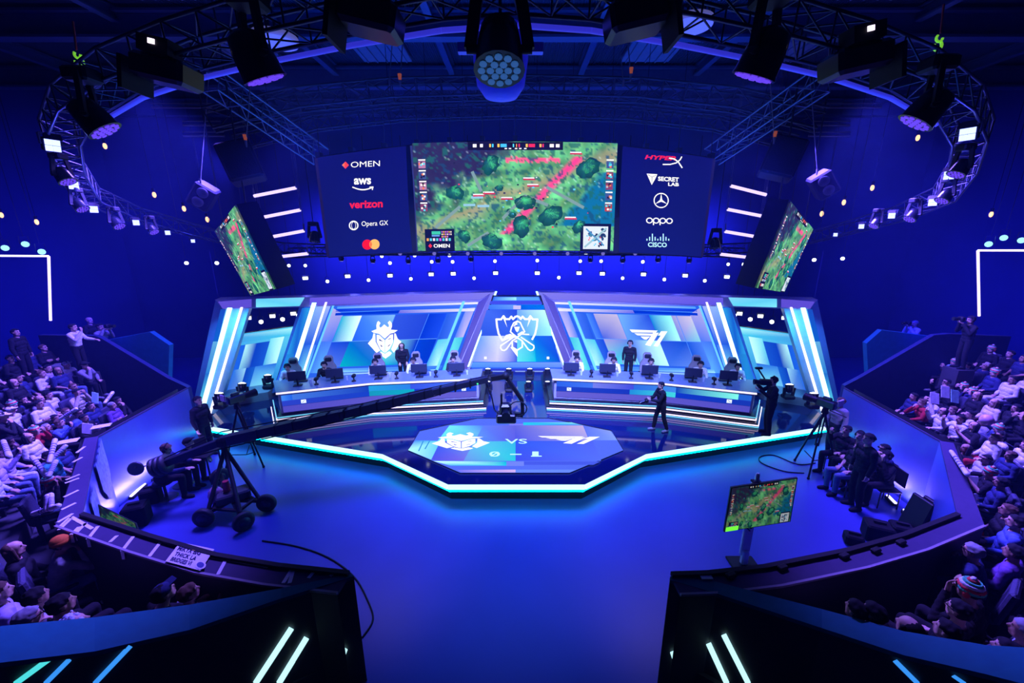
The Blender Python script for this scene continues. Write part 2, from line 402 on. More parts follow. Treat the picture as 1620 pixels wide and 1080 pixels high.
    rect(.075, .82, .12, .85, c((60, 190, 160)), f3); rect(.075, .855, .115, .868, c((110, 160, 240)), f3)
    for i in range(16): a, b_ = .125+(i % 6)*.009, .82+(i//6)*.022; rect(a, b_, a+.006, b_+.014, c(r2.choice([(230, 220, 200), (200, 120, 220), (240, 180, 80)])), f3)
    for i in range(8): a = .048+i*.016; rect(a, .885, a+.011, .91, c(r2.choice([(230, 220, 240), (200, 80, 220), (240, 160, 80), (90, 200, 220)])), f3)
    S.add([f3(*bil(q, a, b_)) for a, b_ in ((.055, .955), (.065, .935), (.075, .955), (.065, .975))], tuple(x*dim for x in c((250, 50, 70))))
    stext(S, f3, 'OMEN', [bil(q, a, b_) for a, b_ in ((.082, .938), (.165, .938), (.165, .972), (.082, .972))], (dim, dim, dim), .02)
    rect(.83, .75, .985, 1.0, c((14, 16, 52)), f2); rect(.845, .775, .97, .985, c((215, 225, 240)), f3)
    f4 = lambda x, y: fn(x, y, 3)
    for i in range(16): blob(r2.uniform(.86, .955), r2.uniform(.80, .96), r2.uniform(.012, .026), c(r2.choice([(30, 60, 100), (24, 40, 80), (60, 120, 140)])), f2=f4)
    f5 = lambda x, y: fn(x, y, 4)
    sline(S, f5, [bil(q, .855, .965), bil(q, .96, .795)], 3*(q[1][0]-q[0][0])/330, tuple(x*dim for x in c((150, 190, 200)))); sline(S, f5, [bil(q, .86, .80), bil(q, .95, .95)], 2.4*(q[1][0]-q[0][0])/330, tuple(x*dim for x in c((70, 140, 190))))
    for i in range(10): a, b_ = r2.uniform(.86, .955), r2.uniform(.80, .96); rect(a, b_, a+.006, b_+.012, c(r2.choice([(230, 50, 60), (60, 190, 250)])), lambda x, y: fn(x, y, 5))

# ------------------------------------------------------------------ LED stage walls (left built, right its mirror with its own picture)
PL = [((-7.1, 13.3, 0), (-1.6, 15.5, 0)), ((-9.9, 11.7, 0), (-7.1, 13.3, 0)), ((-1.6, 15.5, 0), (1.6, 15.5, 0))]
def wallp(x, y, layer=0, deep=0.0, which=None):
    m = x > CX; xx = 2*CX-x if m else x; best = None
    if which is None: which = (0,) if xx > 472-(y-484)*.36 else (1,)
    for i in which:
        p, q = Vector(PL[i][0]), Vector(PL[i][1]); d = (q-p).normalized(); n = Vector((d.y, -d.x, 0))
        P = ppl(xx, y, p, n, layer*.012-deep)
        if best is None or P.y < best.y: best = P
    return mx(best) if m else best
def ext_prism(b, px, side, deep=.22, front=0.0):
    pts = [wallp(x, y, front) for x, y in px]
    if side > 0: pts = pts[::-1]
    return b.prism(pts, (side*deep*.35, deep, 0))
FRM = mat('set_frame_lavender', (.36, .33, .62), .45); FRC = mat('set_frame_cyan', (.20, .42, .62), .4); FRB = mat('set_frame_blue', (.10, .20, .50), .4)
for s, nm, team in ((-1, 'left', 'white samurai mask'), (1, 'right', 'white winged letter-and-digit')):
    X = (lambda x: x) if s < 0 else (lambda x: 2*CX-x)
    M2 = lambda pts: [(X(x), y) for x, y in pts]
    t = thing('led_wall', mx((-6, 14.2, .5)) if s > 0 else Vector((-6, 14.2, .5)), 'large %s stage wall of blue tiled displays under a slanted lavender frame, %s logo on it' % (nm, team), 'led wall')
    b = MB(); ext_prism(b, M2([(482, 478), (757, 470), (735, 600), (722, 612), (436, 622)]), s, .22, -4); b.build('backing', BLK, t, True)
    b = MB(); ext_prism(b, M2([(340, 474), (474, 470.2), (474, 485.5), (350, 489)]), s, .5, 3); b.build('top_beam', FRM, t, True)
    b = MB(); ext_prism(b, M2([(474, 470.2), (785, 461), (757, 477), (474, 485.5)]), s, .5, 3); b.build('top_beam', FRM, t, True)
    b = MB(); ext_prism(b, M2([(785, 461), (757, 477), (716, 594), (740, 594)]), s, .5, 3); b.build('inner_limb', FRM, t, True)
    b = MB(); ext_prism(b, M2([(341, 474), (352, 488), (318, 652), (303, 652)]), s, .5, 3); b.build('outer_limb', FRB, t, True)
    b = MB(); ext_prism(b, M2([(352, 487), (395, 485), (343, 655), (318, 652)]), s, .4, 1); b.build('outer_limb', FRC, t, True)
    b = MB(); ext_prism(b, M2([(474, 484), (500, 484), (462, 616), (430, 622)]), s, .4, 1); b.build('portal_limb', FRB, t, True)
    for (p, q, wd, m_) in (((363, 487), (318, 652), 7, CYBAR), ((382, 486), (331, 656), 3.4, LVBAR), ((497, 479), (459, 600), 7, CYBAR), ((516, 478), (476, 602), 3.4, LVBAR), ((527, 484), (483, 604), 3.2, CYDIM), ((734, 477), (687, 596), 3.6, CYDIM), ((785.5, 461), (741, 580), 2.2, CYBAR)):
        b = MB(); ext_prism(b, M2([(p[0]-wd/2, p[1]), (p[0]+wd/2, p[1]), (q[0]+wd/2, q[1]), (q[0]-wd/2, q[1])]), s, .08, 9); b.build('light_bar', m_, t, True)
    S = Scr(); P_ = lambda x, y, l=1: wallp(X(x), y, l)
    A = lambda q, cols, l=1: S.add([P_(x, y, l) for x, y in q], cols)
    A([(482, 484), (757, 476), (716, 594), (436, 606)], c((38, 92, 225)), 1)
    # strips along the top
    A([(534, 484.5), (757, 477.5), (756, 481), (533, 488)], [c((60, 120, 240)), c((230, 225, 250)), c((225, 225, 250)), c((90, 170, 250))], 2)
    A([(532, 489), (755, 482), (753, 486), (531, 493)], [c((0, 60, 220)), c((70, 120, 250)), c((60, 110, 240)), c((0, 40, 200))], 2)
    A([(531, 493.6), (753, 486.6), (752, 487.2), (531, 494.2)], c((80, 150, 255)), 2)
    A([(633, 490.5), (752, 487.5), (750, 492), (630, 495.5)], [c((120, 120, 220)), c((225, 225, 245)), c((220, 220, 245)), c((90, 90, 220))], 3)
    A([(531, 495), (633, 490.5), (630, 495.5), (530, 499)], c((0, 50, 200)), 3)
    # lavender and blue fields between the bars and the picture
    A([(527, 487), (543, 497), (525, 540), (508, 540)], [c((170, 165, 225)), c((150, 150, 225)), c((70, 110, 235)), c((100, 130, 235))], 2)
    A([(508, 540), (525, 540), (507, 590), (489, 590)], [c((60, 110, 230)), c((70, 120, 240)), c((90, 170, 245)), c((60, 120, 235))], 2)
    A([(500, 484), (523, 484), (500, 545), (480, 545)], [c((130, 170, 240)), c((150, 170, 240)), c((30, 90, 220)), c((30, 80, 210))], 2)
    A([(480, 545), (500, 545), (482, 600), (462, 600)], [c((30, 80, 210)), c((60, 120, 235)), c((120, 220, 245)), c((50, 130, 235))], 2)
    A([(709, 496), (731, 494), (713, 535), (693, 537)], [c((40, 90, 220)), c((70, 120, 240)), c((60, 110, 235)), c((30, 80, 215))], 2)
    A([(693, 537), (713, 535), (690, 588), (672, 582)], [c((70, 190, 230)), c((110, 200, 235)), c((190, 250, 245)), c((60, 150, 235))], 2)
    A([(738, 487), (752, 486), (733, 533), (719, 534)], [c((120, 140, 240)), c((160, 160, 235)), c((190, 180, 235)), c((70, 120, 240))], 2)
    A([(719, 534), (733, 533), (710, 592), (697, 592)], [c((90, 210, 225)), c((60, 180, 220)), c((110, 230, 235)), c((60, 190, 225))], 2)
    QC = [(541, 500), (707, 495.5), (675, 575), (509, 581)]
    D4 = lambda a, b2, c3=None, d=None: [c(a), c(b2), c(c3 or b2), c(d or a)]
    if s < 0:
        cells = [(0, 0, .19, .5, D4((0, 170, 215), (225, 255, 250), (200, 250, 250), (0, 120, 220))), (.19, 0, .51, .5, D4((60, 120, 240), (125, 180, 250), (70, 140, 250), (30, 90, 235))),
                 (.51, 0, .83, .5, D4((45, 80, 215), (30, 65, 205))), (.83, 0, 1, .5, D4((0, 50, 205), (20, 70, 225))),
                 (0, .5, .17, 1, D4((20, 70, 215), (10, 60, 200), (70, 110, 225), (90, 120, 230))), (.17, .5, .50, 1, D4((0, 100, 205), (70, 110, 225), (10, 110, 200), (0, 170, 190))),
                 (.50, .5, .82, 1, D4((140, 240, 240), (0, 40, 190), (0, 60, 200), (0, 200, 215))), (.82, .5, 1, 1, D4((0, 60, 205), (0, 50, 195)))]
    else:   # u runs outward from the middle of the stage: u=1 is the side next to the centre emblem
        cells = [(0, 0, .19, .5, D4((200, 190, 225), (150, 150, 215), (90, 120, 225), (120, 200, 230))), (.19, 0, .40, .5, D4((150, 250, 245), (0, 130, 215), (0, 90, 200), (170, 250, 250))),
                 (.40, 0, .70, .5, D4((30, 70, 215), (110, 170, 250), (90, 150, 245), (60, 100, 225))), (.70, 0, .93, .5, D4((190, 180, 215), (170, 165, 215), (60, 90, 215), (150, 150, 220))),
                 (.93, 0, 1, .5, D4((40, 90, 225), (70, 130, 245))),
                 (0, .5, .14, 1, D4((70, 120, 235), (20, 80, 215))), (.14, .5, .40, 1, D4((10, 70, 205), (40, 80, 215), (60, 110, 230), (90, 130, 235))), (.40, .5, .68, 1, D4((190, 250, 250), (70, 110, 230), (90, 130, 235), (190, 255, 250))),
                 (.68, .5, .93, 1, D4((90, 120, 220), (160, 150, 215), (60, 200, 225), (120, 210, 235))), (.93, .5, 1, 1, D4((20, 70, 210), (40, 90, 220)))]
    for u0, v0, u1, v1, cc in cells: patch(S, lambda x, y, l: P_(x, y, l), QC, (u0, v0, u1, v1), cc, 4)
    for u in (.51, .83) if s < 0 else (.14, .7): A([bil(QC, u-.003, 0), bil(QC, u+.003, 0), bil(QC, u+.003, 1), bil(QC, u-.003, 1)], c((70, 130, 250)), 5)
    A([bil(QC, 0, .497), bil(QC, 1, .497), bil(QC, 1, .508), bil(QC, 0, .508)], c((90, 150, 250)), 5)
    A([(505, 584), (700, 578), (697, 584), (502, 590)], [c((90, 160, 250)), c((60, 120, 240)), c((50, 110, 240)), c((150, 220, 250))], 3)
    A([(503, 591), (620, 588), (617, 593), (501, 597)], [c((60, 120, 240)), c((200, 240, 250)), c((170, 225, 250)), c((60, 130, 240))], 3)
    A([(620, 588), (697, 585), (694, 592), (617, 594)], c((20, 80, 220)), 3)
    # top beam picture
    A([(405, 472.6), (482, 470.3), (474, 483.8), (405, 485.9)], [c((90, 190, 230)), c((120, 200, 240)), c((90, 200, 235)), c((120, 220, 240))], 5)
    A([(345, 477), (398, 473), (398, 486), (352, 488)], c((85, 70, 195)), 5)
    A([(490, 471), (778, 462.5), (760, 474), (490, 483)], [c((95, 80, 215)), c((120, 115, 225)), c((115, 110, 220)), c((85, 75, 215))], 5)
    A([(776, 463), (783, 462), (736, 592), (722, 592)], [c((110, 110, 225)), c((120, 120, 230)), c((90, 80, 190)), c((80, 75, 190))], 5)
    A([(757, 478), (774, 466), (720, 592), (716, 592)], [c((75, 70, 195)), c((80, 75, 195)), c((100, 95, 200)), c((70, 65, 180))], 5)
    for i, (y0, y1, ca, cb) in enumerate(((489, 540, (20, 70, 180), (10, 90, 190)), (540, 590, (90, 160, 210), (40, 120, 200)), (590, 640, (30, 100, 190), (80, 190, 220)))):
        f = lambda y: 345-(y-489)*.236
        A([(f(y0)+4, y0), (f(y0)+12, y0), (f(y1)+12, y1), (f(y1)+4, y1)], [c(ca), c(ca), c(cb), c(cb)], 5)
    for y0, y1, ca, cb in ((487, 560, (20, 90, 200), (40, 150, 220)), (560, 606, (30, 130, 210), (30, 110, 200))):
        f = lambda y: 478-(y-487)*.33
        A([(f(y0), y0), (f(y0)+12, y0), (f(y1)+12, y1), (f(y1), y1)], [c(ca), c(cb), c(ca), c(cb)], 5)
    if s < 0:
        logo(S, lambda x, y: wallp(x, y, 7), g2(), (265, 450, 900, 1165), [(582, 507), (635, 507), (635, 567), (582, 567)], W_)
        logo(S, lambda x, y: wallp(x, y, 8), G2E, (265, 450, 900, 1165), [(582, 507), (635, 507), (635, 567), (582, 567)], c((30, 60, 150)))
    else:
        logo(S, lambda x, y: wallp(x, y, 7), t1(), (588, 243, 768, 322), [(996, 521), (1056, 521.5), (1056, 548), (996, 548)], W_)
    S.build('display', t)
    # tilted panel seen inside the portal
    t = thing('portal_panel', mx((-8.6, 13.7, .5)) if s > 0 else Vector((-8.6, 13.7, .5)), 'smaller display panel of blue and cyan tiles set back inside the %s portal' % nm, 'led panel')
    PP = lambda x, y, l=0: wallp(X(x), y, l, .9, (1,))
    fr = [PP(x, y, 0) for x, y in [(346, 533), (466, 516), (436, 618), (316, 640)]]
    b = MB().prism(fr if s < 0 else fr[::-1], (s*.1, .2, 0)); b.build('panel_body', BLK, t, True)
    S = Scr(); Qp = [(346, 533), (466, 516), (436, 618), (316, 640)]
    pa = lambda uv, cols, l=1: patch(S, lambda x, y, l_: PP(x, y, l_), Qp, uv, cols, l)
    pa((0, 0, 1, 1), D4((60, 160, 220), (90, 200, 235), (20, 110, 210), (40, 130, 215)))
    pa((0, .02, 1, .14), D4((70, 140, 215), (160, 235, 245), (60, 190, 230), (60, 130, 215)), 2)
    for uv, cols in (((.12, .18, .40, .55), D4((40, 100, 230), (20, 90, 215))), ((.40, .18, .55, .55), D4((170, 235, 245), (10, 70, 190), (10, 60, 180), (120, 190, 225))), ((.55, .18, .72, .55), D4((10, 60, 185), (20, 80, 200))), ((.72, .14, .9, .55), D4((110, 210, 235), (190, 245, 250), (180, 240, 250), (60, 160, 225))),
                     ((.12, .55, .34, .92), D4((20, 80, 200), (40, 100, 215))), ((.34, .55, .50, .92), D4((40, 110, 215), (140, 200, 235), (90, 130, 210), (50, 100, 205))), ((.50, .55, .62, .92), D4((10, 60, 180), (20, 90, 200))), ((.62, .55, .9, .92), D4((50, 120, 220), (30, 100, 215), (120, 220, 240), (110, 190, 235)))):
        pa(uv, cols, 3)
    S.build('display', t)

# centre emblem wall
t = thing('led_wall', (0, 15.6, .5), 'narrow middle stage wall with the white winged cup emblem between the two big walls', 'led wall')
cp = lambda x, y, l=0: py(x, y, 15.5-l*.012)
b = MB(); b.prism([cp(x, y) for x, y in [(779, 468), (856, 468), (900, 612), (734, 612)]], (0, .25, 0)); b.build('backing', BLK, t, True)
S = Scr(); A = lambda q, cols, l=1: S.add([cp(x, y, l) for x, y in q], cols)
A([(781, 469), (853, 469), (893, 596), (741, 596)], c((45, 95, 230)))
A([(783, 470), (817, 470), (817, 475), (781, 475)], [c((60, 120, 245)), c((150, 230, 245)), c((140, 220, 240)), c((60, 120, 240))], 2)
A([(817, 470), (852, 470), (854, 475), (817, 475)], c((80, 150, 245)), 2)
A([(776, 476), (856, 476), (858, 481), (774, 481)], c((60, 70, 220)), 2)
A([(774, 482), (817, 482), (817, 489), (772, 489)], [c((60, 120, 240)), c((100, 150, 250)), c((90, 140, 250)), c((50, 110, 240))], 2)
A([(817, 482), (860, 482), (862, 489), (817, 489)], [c((0, 90, 220)), c((0, 110, 225)), c((0, 110, 225)), c((0, 80, 215))], 2)
A([(812, 483), (824, 483), (824, 489), (812, 489)], c((190, 180, 235)), 3)
A([(770, 490), (818, 490), (818, 531), (757, 531)], [c((60, 100, 230)), c((35, 70, 210)), c((50, 90, 225)), c((40, 80, 215))], 2)
A([(818, 490), (862, 490), (875, 531), (818, 531)], [c((110, 160, 245)), c((190, 245, 245)), c((150, 235, 240)), c((60, 130, 245))], 2)
A([(757, 531), (790, 531), (786, 572), (745, 572)], [c((90, 150, 250)), c((205, 215, 250)), c((200, 195, 240)), c((110, 140, 245))], 2)
A([(790, 531), (818, 531), (818, 572), (786, 572)], [c((205, 215, 250)), c((60, 90, 225)), c((40, 80, 220)), c((200, 195, 240))], 2)
A([(818, 531), (845, 531), (848, 572), (818, 572)], [c((110, 200, 240)), c((10, 100, 225)), c((0, 190, 220)), c((90, 220, 230))], 2)
A([(845, 531), (875, 531), (889, 572), (848, 572)], [c((10, 100, 225)), c((30, 80, 220)), c((10, 70, 210)), c((0, 150, 220))], 2)
A([(745, 573), (889, 573), (892, 581), (743, 581)], [c((90, 150, 250)), c((110, 150, 250)), c((90, 130, 250)), c((70, 130, 250))], 2)
A([(742, 583), (893, 583), (895, 595), (741, 595)], c((45, 60, 200)), 2)
for x0, x1 in ((779, 798), (815, 831), (842, 859), (874, 890)): A([(x0, 586.5), (x1, 586.5), (x1, 591), (x0, 591)], c((150, 175, 240)), 3)
E9 = lambda x, y: cp(770+x/9, 480+y/9, 4)
sh = [(220, 520), (170, 430), (148, 330), (137, 225), (205, 225), (240, 178), (270, 222), (322, 222), (350, 185), (375, 222), (405, 190), (432, 180), (460, 190), (485, 220), (510, 185), (545, 222), (592, 222), (620, 178), (655, 225), (723, 225), (712, 330), (690, 430), (648, 510)]
sline(S, E9, sh, 27, W_)
for pts in ([(238, 190), (262, 260), (292, 340)], [(622, 190), (600, 260), (575, 340)]): S.add([E9(pts[0][0]-14, pts[0][1]), E9(pts[0][0]+18, pts[0][1]+10), E9(*pts[2])], W_)
sline(S, E9, [(432, 250), (385, 275), (355, 335), (338, 400), (380, 440), (432, 480), (540, 400), (500, 320), (478, 270)], 20, W_, True)
S.add([E9(390, 330), E9(470, 330), E9(452, 390), E9(430, 408), E9(412, 385)], W_)
S.add([E9(435, 255), E9(405, 275), E9(375, 330), E9(435, 300)], W_)
S.add([E9(270, 450), E9(335, 430), E9(430, 482), E9(320, 500), E9(210, 545)], W_)
sline(S, E9, [(445, 440), (510, 400)], 16, W_); sline(S, E9, [(505, 435), (600, 440)], 18, W_)
for m_ in (1, -1):
    g = lambda x: 435+m_*(x-435)
    sline(S, E9, [(g(380), 480), (g(200), 600), (g(197), 630), (g(215), 660), (g(250), 668), (g(280), 650), (g(355), 545)], 19, W_)
hexp = [(435+82*math.sin(R(60*i)), 575-88*math.cos(R(60*i))) for i in range(6)]
sline(S, E9, hexp, 20, W_, True); S.add([E9(335, 620), E9(375, 620), E9(440, 680), E9(440, 760)], W_); S.add([E9(385, 540), E9(432, 515), E9(432, 560)], W_)
for x in (768, 867): spoly(S, lambda a, b_: cp(a, b_, 4), [(x-2, 564), (x+2, 564), (x+2, 568), (x-2, 568)], W_)
S.build('display', t)

# ------------------------------------------------------------------ floor display of the stage
FQ = lambda x, y, l=1: pz(640+x/4.5, 655+y/4.5, .53+l*.004)
t = thing('floor_display', (0, 9.6, .5), 'octagonal display in the stage floor with team logos, VS and 0 – 1', 'floor display')
OC = [(755.5, 662), (868, 662), (921, 672), (968, 682), (986, 712), (901, 747.5), (728, 747.5), (646, 712), (664, 682), (710, 672)]
b = MB().prism([pz(x, y, .5) for x, y in OC][::-1], (0, 0, .03)); b.build('display_body', BLK, t, True)
S = Scr(); S.add([pz(x, y, .534) for x, y in OC], c((78, 104, 236)))
FA = lambda pts, cols, l=2: S.add([FQ(x, y, l) for x, y in pts], cols)
FA([(320, 80), (560, 80), (700, 190), (235, 190)], [c((110, 225, 235)), c((80, 120, 245)), c((85, 110, 235)), c((90, 215, 235))])
FA([(560, 80), (780, 80), (790, 190), (500, 190)], [c((90, 120, 240)), c((95, 95, 215)), c((85, 90, 225)), c((80, 120, 240))])
FA([(780, 80), (1270, 80), (1315, 188), (790, 190)], [c((90, 95, 215)), c((185, 165, 220)), c((150, 150, 230)), c((70, 80, 225))])
FA([(500, 192), (790, 192), (790, 332), (420, 332)], [c((90, 190, 235)), c((50, 170, 225)), c((40, 190, 220)), c((100, 140, 230))])
FA([(240, 230), (500, 192), (420, 332), (190, 325)], [c((60, 90, 235)), c((90, 150, 235)), c((110, 100, 225)), c((75, 75, 225))])
FA([(790, 190), (1340, 190), (1400, 332), (790, 332)], [c((45, 85, 235)), c((75, 95, 235)), c((80, 105, 240)), c((60, 75, 230))])
FA([(25, 255), (78, 185), (255, 190), (190, 323)], [c((170, 240, 245)), c((60, 130, 240)), c((90, 200, 240)), c((120, 200, 245))])
for k_ in (0, 1): FA([(130+45*k_, 190), (137+45*k_, 190), (105+45*k_, 262-14*k_), (96+45*k_, 262-14*k_)], c((40, 130, 215)), 3)
FA([(205, 333), (725, 336), (725, 366), (330, 366)], [c((200, 255, 250)), c((0, 170, 220)), c((10, 190, 225)), c((60, 170, 240))])
FA([(725, 336), (850, 336), (850, 368), (725, 368)], c((105, 125, 235)), 3)
FA([(850, 336), (1395, 336), (1345, 360), (850, 360)], c((65, 85, 225)))
FA([(370, 396), (790, 394), (790, 414), (405, 414)], [c((110, 110, 235)), c((200, 170, 235)), c((195, 165, 230)), c((110, 110, 235))])
FA([(790, 394), (1225, 394), (1175, 414), (790, 414)], c((95, 130, 245)))
FA([(845, 58), (1190, 58), (1270, 78), (845, 78)], [c((30, 190, 225)), c((130, 225, 240)), c((70, 140, 240)), c((40, 190, 230))])
FA([(745, 68), (845, 68), (845, 78), (745, 78)], c((120, 120, 240)), 3)
FA([(1275, 82), (1465, 118), (1515, 185), (1320, 186)], [c((90, 110, 235)), c((130, 150, 235)), c((120, 150, 245)), c((90, 120, 240))])
gq = [(683, 683.5), (775, 683.5), (775, 713), (683, 713)]
logo(S, lambda x, y: pz(x, y, .55), g2(), (265, 450, 900, 1165), gq, W_); logo(S, lambda x, y: pz(x, y, .554), G2E, (265, 450, 900, 1165), gq, c((60, 90, 220)))
logo(S, lambda x, y: pz(x, y, .55), t1(), (588, 243, 768, 322), [(851, 689.5), (949, 689.5), (948, 702), (851, 702)], W_)
fz = lambda x, y: pz(x, y, .55)
stext(S, fz, 'VS', rectq(799, 694, 834, 701.5), c((190, 245, 255)), .01)
stext(S, fz, '0', rectq(774, 714, 791, 722), c((190, 250, 255)), .01); sline(S, fz, [(777, 721), (788, 715)], 1.6, c((190, 250, 255)))
stext(S, fz, '1', rectq(842, 714, 852, 722), c((190, 250, 255)), .03); spoly(S, fz, [(840, 720.6), (857, 720.6), (857, 722), (840, 722)], c((190, 250, 255)))
spoly(S, fz, [(807, 717.6), (825, 717.6), (825, 719.2), (807, 719.2)], c((190, 250, 255)))
S.build('display', t)

# ------------------------------------------------------------------ player desks
def offset_line(p, q, d): dd = (q-p).normalized(); n = Vector((-dd.y, dd.x, 0)); return p+n*d, q+n*d
DK = {}
for s, nm in ((-1, 'left'), (1, 'right')):
    A0, M0, B0 = [Vector((s*x, y, 0)) for x, y in ((6.9, 10.55), (4.45, 11.35), (.95, 11.75))]
    fl = [A0, M0, B0]
    def off(d, ins=0.0):
        r = [Vector((s*(6.9-ins+min(.70*d, 1.0)), 10.55+d*1.06, 0)), Vector((s*4.45, 11.35+d, 0)), Vector((s*(.95+ins), 11.75+d, 0))]
        return r
    DK[s] = off
    t = thing('player_desk', Vector((s*3.9, 11.7, .5)), 'long %s players\' desk on a lit stepped plinth with coloured display front' % nm, 'desk')
    def slab(d0, d1, ins, z0, z1, m_, name):
        f_, b_ = off(d0, ins), off(d1, ins); P = f_+b_[::-1]
        if s > 0: P = P[::-1]
        bb = MB(); bb.prism([Vector((p.x, p.y, z0)) for p in P], (0, 0, z1-z0)); return bb.build(name, m_, t, True)
    slab(0, 3.0, 0, .5, .64, GLB, 'plinth_step'); slab(.12, 2.95, .1, .64, .80, GLB, 'plinth_step')
    slab(.30, 1.05, .25, .80, 1.43, mat('desk_lavender', (.30, .29, .42), .4), 'desk_body')
    slab(.22, 1.15, .18, 1.43, 1.50, mat('desk_top', (.14, .19, .32), .25), 'desk_top')
    for d0, ins, z, m_, h in ((0, 0, .53, CYDIM, .028), (0, 0, .585, STEP, .03), (.12, .1, .70, STEP, .035), (.12, .1, .77, CYDIM, .025), (.22, .18, 1.465, STEP, .045)):
        f_ = off(d0-.012, ins); ends = off(d0+1.2, ins); bb = MB()
        for p, q in zip(f_, f_[1:]): bb.beam(Vector((p.x, p.y, z)), Vector((q.x, q.y, z)), .025, h)
        if z < .8: bb.beam(Vector((f_[0].x+s*.02, f_[0].y, z)), Vector((ends[0].x+s*.02, ends[0].y, z)), .025, h)
        bb.build('light_strip', m_, t, True)
    S = Scr(); f_ = off(.285, .32)
    def dp(u, z, l=0):   # u from the outer end to the inner end
        L1, L2 = (f_[1]-f_[0]).length, (f_[2]-f_[1]).length; q = u*(L1+L2)
        p = f_[0].lerp(f_[1], q/L1) if q < L1 else f_[1].lerp(f_[2], (q-L1)/L2)
        return Vector((p.x, p.y-.006*l, z))
    um = (f_[1]-f_[0]).length/((f_[1]-f_[0]).length+(f_[2]-f_[1]).length)
    def dpatch(u0, z0, u1, z1, ca, cb, l=1):
        for a, b_, k0, k1 in ((u0, min(u1, um), 0, 1), (max(u0, um), u1, 0, 1)):
            if b_ > a+1e-5:
                fa = (a-u0)/(u1-u0); fb = (b_-u0)/(u1-u0); A_, B_ = Vector(c(ca)), Vector(c(cb)); x, y = tuple(A_.lerp(B_, fa)), tuple(A_.lerp(B_, fb))
                S.add([dp(a, z1, l), dp(b_, z1, l), dp(b_, z0, l), dp(a, z0, l)], [x, y, y, x])
    dpatch(0, .85, 1, 1.04, (75, 70, 185), (95, 90, 200), 1)
    if s > 0: seg = [(0, 1.21, .06, 1.38, (30, 90, 200), (30, 90, 200)), (.06, 1.21, .36, 1.38, (120, 235, 225), (10, 60, 180)), (.36, 1.21, .58, 1.38, (60, 130, 225), (40, 100, 215)), (.58, 1.21, .8, 1.38, (60, 70, 210), (110, 120, 225)), (.8, 1.21, 1, 1.38, (60, 110, 230), (40, 90, 220)),
                     (0, 1.05, .36, 1.21, (20, 50, 170), (10, 50, 190)), (.36, 1.05, .60, 1.21, (60, 200, 215), (30, 130, 210)), (.60, 1.05, 1, 1.21, (20, 50, 180), (30, 60, 190))]
    else: seg = [(0, 1.21, .05, 1.38, (60, 130, 235), (30, 90, 220)), (.05, 1.21, .42, 1.38, (60, 110, 215), (20, 60, 180)), (.42, 1.21, .64, 1.38, (30, 150, 215), (40, 120, 220)), (.64, 1.21, 1, 1.38, (50, 80, 220), (70, 110, 235)),
                 (0, 1.05, .42, 1.21, (40, 60, 190), (20, 60, 190)), (.42, 1.05, .66, 1.21, (20, 140, 180), (10, 160, 190)), (.66, 1.05, 1, 1.21, (20, 50, 190), (30, 70, 210))]
    for sg in seg: dpatch(*sg, l=2)
    for u in (.10, .93):
        S.add([dp(u-.012, 1.19, 4), dp(u+.012, 1.19, 4), dp(u+.012, 1.08, 4), dp(u-.012, 1.08, 4)], c((225, 235, 255)))
        S.add([dp(u-.008, 1.10, 5), dp(u-.006, 1.095, 5), dp(u+.008, 1.17, 5), dp(u+.006, 1.175, 5)], c((40, 80, 200)))
    S.build('front_display', t)

# ------------------------------------------------------------------ main hanging screen
NAVY = c((10, 12, 88)); NAVY2 = c((14, 22, 104))
def msp(x, y, l=0):
    ce = 813.0; xl, xr = 652, 976
    if x < xl: p0, n = py(xl, 320, 12.0), Vector((.16, -1, -.06))
    elif x > xr: p0, n = py(xr, 320, 12.0), Vector((-.16, -1, -.06))
    else: p0, n = py(814, 320, 12.0), Vector((0, -1, -.06))
    n.normalize(); return ppl(x, y, p0, n, l*.014)
def bow(x, a): return a*(1-((x-815)/310)**2)
def ytop(x): return 249-bow(x, 26)+(0 if x < 815 else (x-815)*.004)
def ybot(x): return 406-bow(x, 11)
t = thing('main_screen', (0, 12.3, 5.4), 'huge wide screen hung over the stage, game picture between two navy columns of sponsor logos', 'screen')
b = MB(); N = 24
xs = [500+i*(1130-500)/N for i in range(N+1)]
def sx(x, top): return x+((815-x)*.062 if not top else 0)   # the sides lean in towards the bottom
tp = [msp(x, ytop(x)-1.5) for x in xs]; bt = [msp(sx(x, 0), ybot(x)+1.5) for x in xs]
BK = Vector((0, .35, 0))
for i in range(N):
    b.poly([tp[i], tp[i+1], bt[i+1], bt[i]][::-1]); b.poly([tp[i]+BK, tp[i+1]+BK, bt[i+1]+BK, bt[i]+BK])
    b.poly([tp[i], tp[i+1], tp[i+1]+BK, tp[i]+BK]); b.poly([bt[i], bt[i+1], bt[i+1]+BK, bt[i]+BK])
b.poly([tp[0], bt[0], bt[0]+BK, tp[0]+BK]); b.poly([tp[-1], bt[-1], bt[-1]+BK, tp[-1]+BK])
b.build('screen_housing', GLB, t, True)
S = Scr()
for xa, xb in ((502, 646), (984, 1128)):
    for i in range(6):
        x0, x1 = xa+(xb-xa)*i/6, xa+(xb-xa)*(i+1)/6
        S.add([msp(x0, ytop(x0), 1), msp(x1, ytop(x1), 1), msp(sx(x1, 0), ybot(x1), 1), msp(sx(x0, 0), ybot(x0), 1)], [NAVY, NAVY, NAVY2, NAVY2])
for (xa, xb) in ((646, 652), (977, 984)):
    S.add([msp(xa, ytop(xa), 1), msp(xb, ytop(xb), 1), msp(sx(xb, 0), ybot(xb), 1), msp(sx(xa, 0), ybot(xa), 1)], c((45, 50, 110)))
for xa, xb in ((497.5, 502), (1128, 1132)):
    S.add([msp(xa, ytop(xa), 1), msp(xb, ytop(xb), 1), msp(sx(xb, 0), ybot(xb), 1), msp(sx(xa, 0), ybot(xa), 1)], c((25, 20, 70)))
